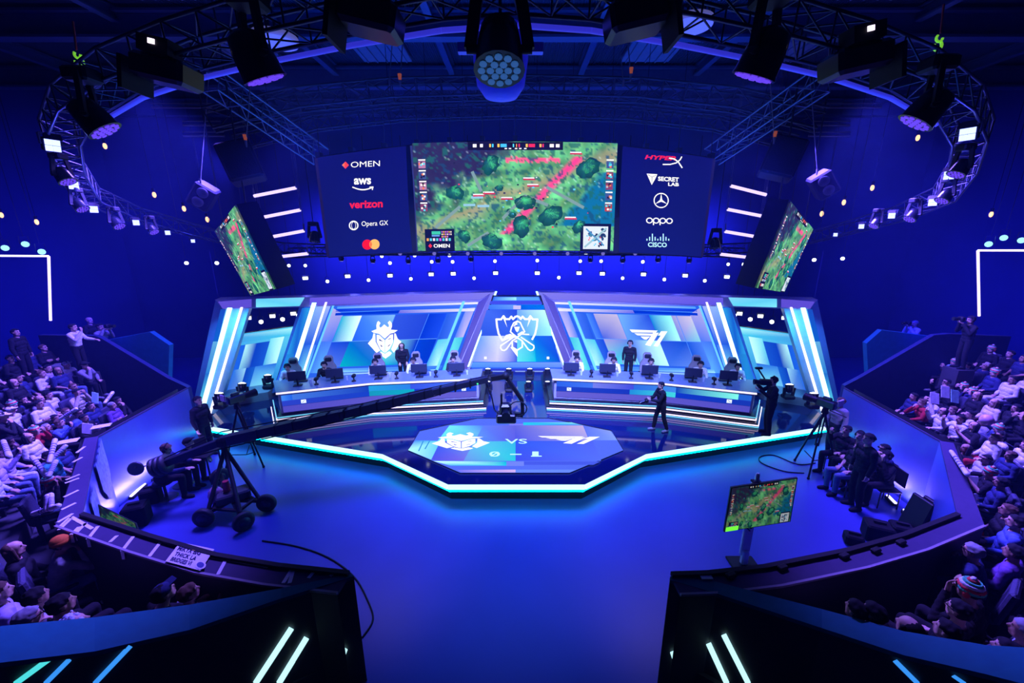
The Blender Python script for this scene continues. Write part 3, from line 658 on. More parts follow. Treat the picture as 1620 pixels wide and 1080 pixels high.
QM = [(652, 228), (977, 228), (970, 396), (661, 396)]
def gmp(x, y, l=0):
    v = (y-228)/168; return msp(x, y+(232-228-bow(x, 9))*(1-v)+(1.5-bow(x, 2.5))*v+1, l+2)
game_screen(S, gmp, QM, 120, 64)
m3 = lambda x, y: msp(x, y, 2)
RED = c((235, 30, 60)); CIS = c((180, 235, 255)); CD = c((160, 170, 220))
S.add([m3(546.5, 255.5), m3(552, 261), m3(546.5, 267), m3(541, 261)], [c((250, 60, 50)), c((240, 70, 70)), c((230, 40, 60)), c((250, 150, 70))])
stext(S, m3, 'OMEN', rectq(555, 256, 601, 265, -.05), W_, 0)
stext(S, m3, 'aws', rectq(560, 282, 587, 292, -.02), W_, .03)
arc = [(558+i*3.2, 296+4*math.sin(math.pi*i/10)) for i in range(11)]
sline(S, m3, arc, 1.9, W_); sline(S, m3, [(585, 296), (590, 295.5), (589, 300)], 1.5, W_)
stext(S, m3, 'verizon', rectq(552.5, 318, 605.5, 330, -.04), RED, .03)
sring(S, m3, 559.5, 356.5, 5.8, 7.6, W_, 24); sring(S, m3, 559.5, 356.5, 5.4, 6.4, W_, 20, .55)
stext(S, m3, 'Opera GX', rectq(572, 350, 614, 360, -.04), W_, 0)
sring(S, m3, 581, 386.8, 0, 8, c((235, 20, 40)), 24); sring(S, lambda x, y: msp(x, y, 3), 592.5, 386.3, 0, 8, c((250, 180, 90)), 24)
spoly(S, lambda x, y: msp(x, y, 4), [(586.8, 380.5), (588.6, 386.5), (586.8, 392.5), (585, 386.5)], c((250, 100, 40)))
stext(S, m3, 'HYPER', rectq(1020, 245, 1070, 251.5, .05, 3), RED, .035)
sline(S, lambda x, y: msp(x, y, 3), [(1049, 260), (1060, 260), (1070, 257.5), (1076, 252.5), (1078.5, 248)], 1.8, W_); sline(S, lambda x, y: msp(x, y, 3), [(1059, 250), (1067, 251.5), (1073, 256), (1079, 265)], 2.0, W_)
spoly(S, m3, [(1023, 274.5), (1040, 275.5), (1036, 284), (1031, 292.5)], W_); sline(S, lambda x, y: msp(x, y, 3), [(1025, 276), (1031.5, 280), (1038, 277)], .7, NAVY); sline(S, lambda x, y: msp(x, y, 3), [(1031.5, 280), (1031, 290)], .7, NAVY)
stext(S, m3, 'SECRET', rectq(1041, 279, 1074, 286, .05), W_, .035); stext(S, m3, 'LAB', rectq(1057, 288.5, 1074, 294, .03), W_, .035)
sring(S, m3, 1046, 317, 10.4, 12, W_, 32)
for a in (90, 210, 330): ca, sa = math.cos(R(a)), -math.sin(R(a)); spoly(S, m3, [(1046+11*ca, 317+11*sa), (1046-sa*1.9, 317+ca*1.9), (1046-ca*1.5, 317-sa*1.5), (1046+sa*1.9, 317-ca*1.9)], W_)
for i, x in enumerate((1027.5, 1038, 1048.5, 1059)): sring(S, m3, x, 348.6+i*.25, 3.1, 4.7, W_, 20, 1.15)
for i, x in ((1, 1033.8), (2, 1044.2)): spoly(S, m3, [(x-.9, 348), (x+.9, 348), (x+.9, 356), (x-.9, 356)], W_)
for i, (h) in enumerate((3, 6, 11, 6, 3, 6, 11, 6, 3)): x = 1023.5+i*4.3; yb = 380.5; spoly(S, m3, [(x-.9, yb-h), (x+.9, yb-h), (x+.9, yb-(0 if h < 11 else -1)), (x-.9, yb-(0 if h < 11 else -1))], CIS)
stext(S, m3, 'CISCO', rectq(1025, 383, 1055, 390.5, .02), CIS, .03)
S.build('display', t)
for i in range(0, N+1, 2): p = tp[i]+Vector((0, .2, 0)); MB().box(p+Vector((0, 0, .07)), (.12, .2, .14)).tube(p+Vector((0, 0, .1)), p+Vector((0, .1, .9)), .012).build('hanging_bracket', ALD, t, True)
# ------------------------------------------------------------------ two side screens hung at an angle
for nm, q, Ds, back in (('left', [(340, 366), (372, 325), (435, 457), (397, 467)], (11.5, 9.8, 9.8, 11.5), 0),
                        ('right', [(1250, 318), (1286, 362), (1240, 462), (1196, 455)], (9.8, 11.5, 11.5, 9.8), 1)):
    P3 = [py(x, y, D) for (x, y), D in zip(q, Ds)]
    nr_ = ((P3[1]-P3[2]) if back == 0 else (P3[0]-P3[3])).cross(P3[3]-P3[2]); P3[back] = ppl(*q[back], P3[2], nr_)
    t = thing('side_screen', P3[3] if nm == 'left' else P3[2], 'tilted %s side screen with thick dark casing showing the game picture edge-on' % nm, 'screen')
    Qn = [(0, 0), (1, 0), (1, 1), (0, 1)]
    nrm = (P3[1]-P3[0]).cross(P3[3]-P3[0]).normalized()
    if nrm.dot(CAMP-P3[0]) < 0: nrm = -nrm
    b = MB(); bk = -nrm*.45
    ed = [P3[i]-nrm*.02+(P3[i]-sum(P3, Vector())/4)*.02 for i in range(4)]
    b.prism(ed, bk); b.build('screen_housing', GLB, t, True)
    def sp(x, y, l=0): return (P3[0]*(1-x)+P3[1]*x)*(1-y)+(P3[3]*(1-x)+P3[2]*x)*y+nrm*(.01+.006*l)
    S = Scr(); game_screen(S, sp, Qn, 60, 40, .95, 0); S.build('display', t)
    for i in (0, 1): p = P3[i]+bk*.5; MB().tube(p, Vector((p.x, p.y, 11.2)), .02).build('hanger', ALD, t, True)
# ------------------------------------------------------------------ stands, barriers
BARM = mat('barrier_blue', (.05, .08, .34), .32, nz=.1, spec=.5)
LEDG = mat('barrier_top_lavender', (.05, .038, .10), .6, spec=.2)
BBLK = mat('barrier_black_side', (.02, .02, .03), .6)
TIER = mat('stand_floor', (.035, .035, .05), .8)
BT = 1.75
side = {}
LL = [Vector((-9.15, 10.55, 0)), Vector((-8.85, 7.75, 0)), Vector((-6.72, 5.22, 0))]
LR = [Vector((9.12, 10.55, 0)), None, None]
LR[1] = Vector((pz(1487, 697, BT).x, pz(1487, 697, BT).y, 0)); q_ = pz(1515, 815, BT); LR[2] = Vector((q_.x, q_.y, 0))
# curved front barriers traced at their inner top edge
fl_px = [(130, 815), (240, 851), (340, 880), (440, 897), (552, 909)]
fr_px = [(1515, 815), (1430, 848), (1340, 873), (1210, 899), (1120, 909), (1062, 911)]
for s, L, fp in ((-1, LL, fl_px), (1, LR, fr_px)):
    FP = [pz(x, y, BT) for x, y in fp]; FP = [Vector((p.x, p.y, 0)) for p in FP]; L[2] = FP[0]
    line = L+FP[1:]
    side[s] = line
def outn(s, p, q):   # outward normal (away from the arena) of barrier segment p-q
    d = (q-p).normalized(); return Vector((-s*-d.y*-1, 0, 0)) if False else (Vector((d.y, -d.x, 0)) if s < 0 else Vector((-d.y, d.x, 0)))
def bdist(s, P):
    L = side[s]; P = Vector((P[0], P[1], 0))
    return max((P-a).dot(outn(s, a, b_)) for a, b_ in zip(L[:3]+[L[2]], L[1:3]+[L[-1]]) if (b_-a).length > .01)
def main3(s): L = side[s]; return [L[0], L[1], L[2], L[-1]]
def offpoly(s, d, L=None):
    L = L or side[s]; out = []
    for i, p in enumerate(L):
        if i == 0: n = outn(s, L[0], L[1]); out.append(p+n*d)
        elif i == len(L)-1: n = outn(s, L[-2], L[-1]); out.append(p+n*d)
        else:
            n1, n2 = outn(s, L[i-1], p), outn(s, p, L[i+1]); m = (n1+n2); m = m/m.dot(n1); out.append(p+m*d)
    return out
def zfix(P, z): return [Vector((p.x, p.y, z)) for p in P]
for s, nm in ((-1, 'left'), (1, 'right')):
    L = side[s]; o0, o1 = offpoly(s, 0), offpoly(s, .27)
    for k, (i0, i1, lab) in enumerate(((0, 1, 'long blue %s side barrier wall rising toward the stage end'), (1, 2, 'short angled %s barrier wall with a sloping lavender top' ), (2, len(L)-1, 'curved %s front barrier with a dark outer face before the front seats'))):
        t = thing('barrier_wall', zfix([L[i0].lerp(L[i1], .5)], 0)[0], lab % nm, 'barrier')
        a, b_ = o0[i0:i1+1], o1[i0:i1+1]
        in0 = [p.lerp(q, .2) for p, q in zip(a, b_)]
        bb = MB()
        for j in range(len(a)-1):
            P, Q = a[j], a[j+1]; P2, Q2 = b_[j], b_[j+1]
            bb.poly(zfix([P], 0)+zfix([Q], 0)+zfix([Q], BT-.03)+zfix([P], BT-.03))
        bb2 = MB()
        for j in range(len(a)-1):
            P2, Q2 = b_[j], b_[j+1]; bb2.poly(zfix([P2, Q2], 0)+zfix([Q2, P2], BT-.03))
        bb.build('inner_panel', BARM if k < 2 else BBLK, t, True); bb2.build('outer_panel', BBLK, t, True)
        w_ = .10 if k == 0 else 1.0; bb = MB()
        for j in range(len(a)-1):
            P, Q = a[j], a[j+1]; P2, Q2 = a[j].lerp(b_[j], w_), a[j+1].lerp(b_[j+1], w_)
            if k == 1: P2 = a[j].lerp(b_[j], .75) if j == 0 else P2
            bb.prism(zfix([P, Q, Q2, P2] if s < 0 else [P2, Q2, Q, P], BT-.04), (0, 0, .04))
        bb.build('top_ledge', LEDG, t, True)
        if k == 2:
            bb = MB()
            for j in range(len(a)-1): bb.beam(zfix([b_[j]], BT-.0)[0], zfix([b_[j+1]], BT-.0)[0], .03, .03)
            bb.build('edge_trim', mat('edge_trim', (.28, .24, .30), .5), t, True)
            bb = MB()
            for j in range(len(a)-1): bb.beam(zfix([a[j]], BT+.02)[0], zfix([a[j+1]], BT+.02)[0], .06, .05)
            bb.build('inner_lip', BLK, t, True)
# seating tiers
ROWS = {}
def tier_z(k): return .50+.36*k
VW = {-1: (pz(555, 909, BT), pz(0, 990, 2.6)), 1: (pz(1060, 911, BT), pz(1620, 1040, 2.5))}
def tierline(s, d):
    L = main3(s); o = offpoly(s, d, L)
    # last corner ends on the vomitory wall line, first on the end wall
    a, b_ = VW[s]; dv = Vector((b_.x-a.x, b_.y-a.y, 0)).normalized(); p, q = o[2], o[3]; dq = (q-p).normalized()
    den = dq.x*dv.y-dq.y*dv.x; tt = ((a.x-p.x)*dv.y-(a.y-p.y)*dv.x)/den; e = p+dq*tt
    if (e-p).dot(dq) < 0: e = p
    return [o[0], o[1], o[2], e]
for s, nm in ((-1, 'left'), (1, 'right')):
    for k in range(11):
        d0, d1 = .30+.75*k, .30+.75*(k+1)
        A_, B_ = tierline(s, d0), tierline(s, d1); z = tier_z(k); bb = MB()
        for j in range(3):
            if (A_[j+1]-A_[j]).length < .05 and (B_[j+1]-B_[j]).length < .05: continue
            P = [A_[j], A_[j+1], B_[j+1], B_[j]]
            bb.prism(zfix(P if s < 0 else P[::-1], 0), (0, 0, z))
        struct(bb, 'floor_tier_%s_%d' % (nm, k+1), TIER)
# end walls of the stands beside the stage, sloping up with the rows
for s, nm in ((-1, 'left'), (1, 'right')):
    if s < 0: px = [(297, 613), (265, 598), (160, 535), (150, 531), (60, 530)]
    else: px = [(1337, 610), (1362, 597), (1478, 530), (1500, 528), (1600, 532)]
    P = [py(x, y, 10.75) for x, y in px]; base = [Vector((P[0].x, 10.75, 0)), Vector((P[-1].x, 10.75, 0))]
    pl = P+[base[1], base[0]]
    t = thing('stand_end_wall', (P[1].x, 10.8, 0), 'tall dark wall closing the %s stand toward the stage, sloping up with the rows' % nm, 'wall')
    MB().prism(pl if s < 0 else pl[::-1], (0, .12, 0)).build('panel', mat('end_wall_blue', (.02, .03, .12), .7, spec=.2), t, True)
    # parapet beyond
    if s < 0: px = [(168, 538), (237, 525), (268, 546), (266, 604)]
    else: px = [(1473, 532), (1395, 522), (1371, 543), (1374, 598)]
    P = [py(x, y, 11.6) for x, y in px]; P.append(Vector((P[-1].x, 11.6, 0))); P.append(Vector((P[0].x, 11.6, 0)))
    t = thing('parapet', (P[1].x, 11.7, 0), 'teal angular parapet beyond the sloping end wall of the %s stand' % nm, 'parapet')
    MB().prism(P, (0, .15, 0)).build('panel', mat('parapet_teal', (.02, .30, .55), .5), t, True)
# near vomitory walls
VEND = {}
for s, nm in ((-1, 'left'), (1, 'right')):
    if s < 0:
        top = [(556, 907, 1.75), (445, 930, 1.78), (300, 956, 1.95), (150, 976, 2.2), (0, 990, 2.5), (-60, 994, 2.6)]
        bot = [(560, 911, 1.75), (445, 946, 1.78), (300, 996, 1.95), (150, 1030, 2.2), (0, 1048, 2.5), (-60, 1053, 2.6)]
    else:
        top = [(1060, 911, 1.75), (1130, 919, 1.76), (1300, 963, 1.9), (1430, 998, 2.15), (1560, 1020, 2.4), (1690, 1028, 2.6)]
        bot = [(1060, 917, 1.75), (1130, 937, 1.76), (1300, 993, 1.9), (1430, 1036, 2.15), (1560, 1066, 2.4), (1690, 1100, 2.6)]
    T_ = [pz(*p) for p in top]; B_ = [pz(*p) for p in bot]
    t = thing('aisle_wall', Vector((T_[2].x, T_[2].y, 0)), 'black %s aisle wall in front with a broad blue top and slanted glowing strips' % nm, 'barrier')
    bb = MB()
    for j in range(5):
        P = [T_[j], T_[j+1], B_[j+1], B_[j]]; bb.poly(P if s < 0 else P[::-1]); P = [p-Vector((0, 0, .05)) for p in P]; bb.poly(P[::-1] if s < 0 else P)
        bb.poly([B_[j], B_[j+1], B_[j+1]-Vector((0, 0, .05)), B_[j]-Vector((0, 0, .05))])
    bb.build('top_cap', mat('cap_blue', (.004, .13, .18), .6, spec=.08), t, True)
    bb = MB()
    ins = [Vector((b_.x, b_.y, b_.z-.03)).lerp(Vector((a.x, a.y, a.z-.03)), .06) for a, b_ in zip(T_, B_)]
    lean = Vector((0, 0, 0))
    for j in range(5):
        for Z in (ins, [a-Vector((0, 0, .03)) for a in T_]):
            P, Q = Z[j], Z[j+1]; bb.poly([P, Q, Vector((Q.x, Q.y, 0)), Vector((P.x, P.y, 0))])
    P, Q = ins[0], T_[0]; bb.poly([P, Q-Vector((0, 0, .03)), Vector((Q.x, Q.y, 0)), Vector((P.x, P.y, 0))])
    bb.build('panel', BBLK, t, True)
    VEND[s] = ins
    def face(x, y, off=.015):
        best = None
        for a, b_ in zip(ins, ins[1:]):
            d = Vector((b_.x-a.x, b_.y-a.y, 0)); n = Vector((d.y, -d.x, 0)).normalized()
            if n.dot(CAMP-a) < 0: n = -n
            P = ppl(x, y, a, n, off); u = (P-a).dot(d)/d.dot(d)
            if -.02 <= u <= 1.02 and (best is None or abs(u-.5) < best[0]): best = (abs(u-.5), P, n)
        return best
    strips = ([((461, 993), (404, 1080), 6, 0), ((485, 1008), (441, 1080), 6, 0), ((547, 1025), (527, 1080), 4.5, 0), ((207, 1020), (150, 1080), 5, 1), ((110, 1042), (72, 1080), 5, 1), ((77, 1042), (25, 1080), 6, 2)] if s < 0 else
              [((1145, 1003), (1184, 1080), 6, 0), ((1121, 1017), (1150, 1080), 6, 0), ((1063, 1030), (1080, 1080), 4.5, 0), ((1416, 1044), (1452, 1080), 5, 1), ((1508, 1068), (1526, 1080), 4, 1)])
    for a, e, wd, kk in strips:
        bb = MB(); nseg = 4; pts = [(a[0]+(e[0]-a[0])*i/nseg, a[1]+(e[1]-a[1])*i/nseg) for i in range(nseg+1)]
        for (x0, y0), (x1, y1) in zip(pts, pts[1:]):
            wy = (wd*.33 if s < 0 else -wd*.25); F4 = [face(x0-wd*.6, y0-wy), face(x0+wd*.6, y0+wy), face(x1+wd*.6, y1+wy), face(x1-wd*.6, y1-wy)]
            if all(F4): bb.prism([f[1] for f in F4], F4[0][2]*.012)
        if bb.v: bb.build('glowing_strip', (CYBAR2 := glow('aisle_strip', (.50, .92, 1.0), 1.3), glow('aisle_strip_blue', (.04, .30, .95), 1.0), glow('aisle_strip_teal', (.08, .75, .80), 1.0))[kk], t, True)

# ------------------------------------------------------------------ trusses
def truss(name, pts, w_, h_, label, group=None, m=ALD, r=.028, step=None, mb=None):
    pts = [Vector(p) for p in pts]; t = thing(name, pts[len(pts)//2], label, 'truss', group)
    fr = []
    for i, p in enumerate(pts):
        d = (pts[min(i+1, len(pts)-1)]-pts[max(i-1, 0)]).normalized(); sd = d.cross(Vector((0, 0, 1)))
        sd = sd.normalized() if sd.length > .1 else Vector((1, 0, 0)); up = sd.cross(d).normalized()
        fr.append([p+sd*(a*w_/2)+up*(b_*h_/2) for a, b_ in ((-1, 1), (1, 1), (1, -1), (-1, -1))])
    for k in range(4):
        b = MB(); b.path([f[k] for f in fr], r, 6); b.build('chord', m, t, True)
    b = MB()
    for f, g in zip(fr, fr[1:]):
        L = ((g[0]-f[0]).length); n_ = max(1, round(L/(step or w_*1.3)))
        for i in range(n_):
            a = [f[k].lerp(g[k], i/n_) for k in range(4)]; e = [f[k].lerp(g[k], (i+1)/n_) for k in range(4)]
            for k in range(4):
                k2 = (k+1) % 4
                b.tube(a[k], (e[k2] if i % 2 == 0 else e[k2]), r*.5, None, 5, cap=False); b.tube(a[k], a[k2], r*.5, None, 5, cap=False)
    b.build('lacing', mb or m, t, True); return t
def onring(x, y, dz=0.0):   # the tilted oval lighting ring lies in this plane
    d = ray(x, y); tt = (9.5+dz-HC)/(d.z+.27*d.y); return CAMP+d*tt
ring_l = [(815, -28), (690, -18), (540, 10), (400, 42), (290, 72), (190, 110), (118, 160), (95, 210), (108, 262), (140, 308), (210, 338), (290, 360), (360, 378), (450, 392), (560, 396), (700, 396), (815, 396)]
ring = [onring(x, y) for x, y in ring_l]; ring += [mx(p) for p in ring[-2:0:-1]]; ring.append(ring[0])
ringo = []
for i in range(len(ring)-1): ringo += [ring[i], ring[i].lerp(ring[i+1], .5)]
ringo.append(ring[0])
truss('ring_truss', ring, .40, .34, 'big tilted oval lighting truss ring running round above the arena', m=mat('ring_truss', (.05, .055, .08), .4, .5), r=.022)
# blue tube under the near part of the ring
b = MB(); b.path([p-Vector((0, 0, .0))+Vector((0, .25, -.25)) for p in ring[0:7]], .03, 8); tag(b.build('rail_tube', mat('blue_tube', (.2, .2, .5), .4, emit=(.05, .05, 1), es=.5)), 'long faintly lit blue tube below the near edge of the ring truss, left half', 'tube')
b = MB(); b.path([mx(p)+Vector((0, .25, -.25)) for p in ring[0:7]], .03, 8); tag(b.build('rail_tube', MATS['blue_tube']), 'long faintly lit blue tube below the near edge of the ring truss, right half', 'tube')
rr = [py(x, y, D) for x, y, D in ((330, 190, 11), (470, 158, 12), (620, 143, 12.6), (815, 138, 12.8), (1010, 143, 12.6), (1160, 158, 12), (1300, 190, 11))]
truss('screen_truss', rr, .5, .45, 'wide curved truss carrying the main screen below the roof', r=.03)
rr = [p+Vector((0, .9, -.35)) for p in rr]
truss('screen_truss', rr, .35, .35, 'second thinner curved truss just behind the one carrying the main screen', r=.022)
for s in (-1, 1):
    nm = 'left' if s < 0 else 'right'
    p, q = py(335, 128, 9.5), py(508, 248, 12.2); p2, q2 = py(385, 100, 9.8), py(560, 230, 13)
    if s > 0: p, q = mx(p), mx(q)
    truss('diagonal_truss', [p, p.lerp(q, .5), q], .42, .42, 'diagonal truss reaching down to the %s top corner of the main screen' % nm, r=.022, m=mat('teal_truss', (.16, .24, .32), .4, .6))
    p, q = py(150, 300, 9.8), py(380, 395, 13.5)
    if s > 0: p, q = mx(p), mx(q)
    yy = 17
    for k, (x0, x1, y) in enumerate(((240, 335, 170), (290, 350, 198), (290, 355, 215))):
        a, e = py(x0, y, 15), py(x1, y, 15)
        if s > 0: a, e = mx(a), mx(e)
        b = MB().tube(a, e, .035); b.tube(a+Vector((0, 0, .12)), e+Vector((0, 0, .12)), .02)
        tag(b.build('batten', ALU), 'short bare batten hanging high at the %s, %s of three' % (nm, ('topmost', 'middle', 'lowest')[k]), 'batten')
# white light tubes in two ladders beside the main screen
for nm, T4 in (('left', [((402, 310), (468, 297)), ((409, 345), (475, 332)), ((417, 377), (481, 365)), ((424, 408), (487, 401))]), ('right', [((1156, 294), (1212, 308)), ((1151, 331), (1207, 342)), ((1147, 366), (1200, 375)), ((1140, 402), (1193, 408))])):
    for k, (a, e) in enumerate(T4):
        a3, e3 = py(*a, 12.6), py(*e, 12.6); t = thing('light_tube', (a3+e3)/2, 'glowing lilac tube %s of the main screen, %s of the four' % (nm, ('topmost', 'second from the top', 'third from the top', 'lowest')[k]), 'tube light')
        MB().tube(a3, e3, .045).build('tube', LILAC, t, True)
        for p in (a3, e3): MB().tube(p, p+Vector((0, 0, .22)), .02).tube(p, Vector((p.x, p.y, 11.2)), .005).build('bracket', ALU, t, True)
# ------------------------------------------------------------------ lighting fixtures
def basis(d):
    d = Vector(d).normalized(); x = d.cross(Vector((0, 0, 1))); x = x.normalized() if x.length > .05 else Vector((1, 0, 0)); y = x.cross(d); return Matrix((x, -y, d)).transposed()
def moving_head(p, aim, sz, lens, label, group=None, drop=None, cells=True, lean=None, rod=None):
    sz *= .66
    p = Vector(p); t = thing('moving_head_light', p, label, 'stage light', group); M = basis(aim); dn = drop if drop is not None else Vector((0, 0, 1))
    top = p+dn*sz*1.35
    b = MB(); b.bbox(top, (sz*.9, sz*.75, sz*.45), sz*.08)
    if rod: b.tube(top, Vector((top.x, top.y, rod)), .012)
    b.build('base', BLK, t, True)
    b = MB(); sx_ = M @ Vector((1, 0, 0))
    for k in (-1, 1): b.beam(top+sx_*k*sz*.42, p+sx_*k*sz*.66, sz*.14, sz*.26); b.tube(p+sx_*k*sz*.45, p+sx_*k*sz*.74, sz*.1)
    b.beam(top-sx_*sz*.46, top+sx_*sz*.46, sz*.3, sz*.2); b.build('yoke', BLK, t, True)
    b = MB(); b.lathe([(sz*.2, -sz*.62), (sz*.42, -sz*.5), (sz*.5, -.1*sz), (sz*.55, sz*.42), (sz*.58, sz*.5)], p, 18, 0, M); h = b.build('head', GLB, t, True)
    b = MB()
    if cells:
        for rr_, k in ((0, 1), (.2, 6), (.4, 12)):
            for i in range(k): a = 2*math.pi*i/k; b.lathe([(sz*.085, 0), (sz*.085, sz*.03)], p+M @ Vector((rr_*sz*math.cos(a), rr_*sz*math.sin(a), sz*.5)), 8, 0, M)
    else: b.lathe([(sz*.5, 0), (sz*.46, sz*.05), (sz*.2, sz*.09)], p+M @ Vector((0, 0, sz*.49)), 16, 0, M)
    b.build('lens', lens, t, True); return t
def panel_light(p, aim, w_, h_, label, group=None, lens=PANEL, doors=True):
    p = Vector(p); w_ *= (.5 if doors else .85); h_ *= (.5 if doors else .85); t = thing('panel_light', p, label, 'stage light', group); M = basis(aim)
    b = MB(); b.bbox(p-M @ Vector((0, 0, .06)), (w_*1.12, h_*1.12, .12), .02, 0, M); b.build('housing', BLK, t, True)
    b = MB()
    for i in (-1, 1):
        for j in (-1, 1): b.box(p+M @ Vector((i*w_*.25, j*h_*.25, .012)), (w_*.46, h_*.46, .02), 0, M)
    b.build('lamp_face', lens, t, True)
    b = MB(); b.beam(p-M @ Vector((w_*.62, 0, .05)), p+Vector((0, 0, h_*.9))-M @ Vector((w_*.62, 0, .05)), .03, .03).beam(p+M @ Vector((w_*.62, 0, -.05)), p+Vector((0, 0, h_*.9))+M @ Vector((w_*.62, 0, -.05)), .03, .03)
    b.beam(p+Vector((0, 0, h_*.9))-M @ Vector((w_*.62, 0, .05)), p+Vector((0, 0, h_*.9))+M @ Vector((w_*.62, 0, -.05)), .03, .03); 
    if not doors: b.tube(p+Vector((0, 0, h_*.9)), Vector((p.x, p.y, max(5.3, p.z+h_))), .008)
    b.build('bracket', ALD, t, True)
    if doors:
        b = MB(); b.box(p+M @ Vector((0, -h_*.75, .06)), (w_*1.1, h_*.5, .01), 0, M @ Matrix.Rotation(R(35), 3, 'X')); b.build('barn_door', BLK, t, True)
    return t
def par(p, aim, r, lens, label, group=None, top=None):
    p = Vector(p); top = (5.3 if p.y > 15 and abs(p.x) < 9 else 11.2) if top is None else top; t = thing('par_can', p, label, 'stage light', group); M = basis(aim)
    MB().lathe([(r*.5, -r*2), (r*.9, -r*1.4), (r*1.12, 0), (r*1.15, r*.15)], p, 12, 0, M).build('can', BLK, t, True)
    MB().lathe([(r, 0), (r*.8, r*.22), (r*.2, r*.3)], p+M @ Vector((0, 0, r*.1)), 12, 0, M).build('lens', lens, t, True)
    sx_ = M @ Vector((1, 0, 0)); b = MB()
    for k in (-1, 1): b.beam(p+sx_*k*r*1.2-M @ Vector((0, 0, r)), p+sx_*k*r*1.0+Vector((0, 0, r*2.6)), r*.12, r*.3)
    b.beam(p-sx_*r*1.0+Vector((0, 0, r*2.6)), p+sx_*r*1.0+Vector((0, 0, r*2.6)), r*.3, r*.12).tube(p+Vector((0, 0, r*2.6)), Vector((p.x, p.y, max(top, p.z+r*3))), .008); b.build('yoke', ALD, t, True); return t
tgt = Vector((0, 7, 0))
# big moving heads on the ring, purple LED faces
for k, (x, y, sz, lab) in enumerate(((146, 186, .52, 'large black moving light under the left shoulder of the ring, purple face'), (403, 92, .56, 'largest black moving light at the upper left of the ring, purple face'),
    (100, 278, .34, 'black moving light low on the left end of the ring beside a bright panel'), (125, 324, .32, 'small moving light hanging below the left end of the ring'), (184, 352, .34, 'small moving light along the lower left run of the ring'), (240, 362, .30, 'purple-faced light farther along the lower left run, near the side screen'),
    (1208, 88, .56, 'largest black moving light at the upper right of the ring, purple face'), (1468, 172, .52, 'large black moving light under the right shoulder of the ring, purple face'),
    (1520, 266, .34, 'black moving light low on the right end of the ring beside a bright panel'), (1496, 310, .32, 'small moving light hanging below the right end of the ring'), (1444, 340, .34, 'small moving light along the lower right run of the ring'), (1386, 352, .30, 'purple-faced light farther along the lower right run, near the side screen'))):
    p = onring(x, y, -.7); moving_head(p, (0-p.x*.35, 1.5-.1*p.y, -3.2) if y < 200 else (tgt-p)*Vector((.5, .3, 1)), sz, PURP, lab)
p = onring(790, 78, -.8); t = moving_head(p, (0, -.35, -1), .62, glow('dim_blue_lens', (.04, .16, .5), .5), 'biggest dark round multi-lens light hanging at top centre, blue cylinder behind it')
p = py(792, 95, 5.6); t = thing('round_hanging_canister', p, 'blue round-bottomed canister hanging right behind the top centre light', 'canister')
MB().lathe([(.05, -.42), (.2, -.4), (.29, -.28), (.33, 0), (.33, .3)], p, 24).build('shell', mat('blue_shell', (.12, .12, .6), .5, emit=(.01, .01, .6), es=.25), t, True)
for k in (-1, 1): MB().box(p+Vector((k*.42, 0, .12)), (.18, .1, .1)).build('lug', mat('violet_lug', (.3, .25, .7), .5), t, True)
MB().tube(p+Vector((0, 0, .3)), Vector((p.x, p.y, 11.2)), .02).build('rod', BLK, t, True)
# bright panel washes
for x, y, sz, lab in ((83, 230, .36, 'brightest blue-white panel at the far left end of the ring'), (116, 293, .30, 'blue-white panel just below the far left one'), (148, 331, .30, 'blue-white panel third down on the left run'), (215, 352, .27, 'blue-white panel in the middle of the lower left run'), (265, 368, .24, 'smaller blue-white panel toward the left side screen'), (305, 381, .2, 'smallest panel beside the left side screen'),
    (1531, 212, .36, 'brightest blue-white panel at the far right end of the ring'), (1502, 277, .30, 'blue-white panel just below the far right one'), (1476, 320, .30, 'blue-white panel third down on the right run'), (1411, 341, .27, 'blue-white panel in the middle of the lower right run'), (1363, 358, .24, 'smaller blue-white panel toward the right side screen'), (1322, 371, .2, 'smallest panel beside the right side screen')):
    p = onring(x, y, -.35); light('POINT', 'panel_glow', p+(CAMP-p).normalized()*.25-Vector((0, 0, .1)), p, (.05, .06, 1), 16, .06)
    panel_light(p, CAMP-p+Vector((-p.x*.4, 2, -1.8)), sz, sz, lab)
# wall lamps: warm bulbs and far blue dots
for x, y, D, lab in ((166, 231, 14, 'tallest warm bulb high on the left wall'), (244, 308, 15, 'warm bulb nearest above the left run of panels'), (291, 330, 16, 'warm bulb, second from the left side screen'), (328, 347, 17, 'warm bulb close beside the left side screen'), (58, 351, 12, 'low warm bulb above the left light frame'), (2, 340, 12, 'warm bulb at the left border above the light frame'),
    (1452, 218, 14, 'tallest warm bulb high on the right wall'), (1380, 297, 15, 'warm bulb nearest above the right run of panels'), (1335, 320, 16, 'warm bulb, second from the right side screen'), (1300, 338, 17, 'warm bulb close beside the right side screen'), (1568, 339, 12, 'low warm bulb above the right light frame')):
    p = py(x, y, D); t = thing('bulb_light', p, lab, 'lamp'); r_ = .055*D/14
    MB().sphere(p, (r_, r_, r_*1.7), 10).build('bulb', WARM, t, True); MB().tube(p+Vector((0, 0, r_*1.5)), p+Vector((0, 0, r_*3.5)), r_*.8).tube(p+Vector((0, 0, r_*3)), Vector((p.x, p.y, 11.2)), .006).build('socket', BLK, t, True)
for x, y, lab in ((295, 416, 'round blue-white spot left of the stage, outer one'), (343, 416, 'round blue-white spot left of the stage, inner one'), (1288, 411, 'round blue-white spot right of the stage, inner one'), (1333, 409, 'round blue-white spot right of the stage, outer one')):
    p = py(x, y, 16); par(p, CAMP-p, .07, WHT, lab)
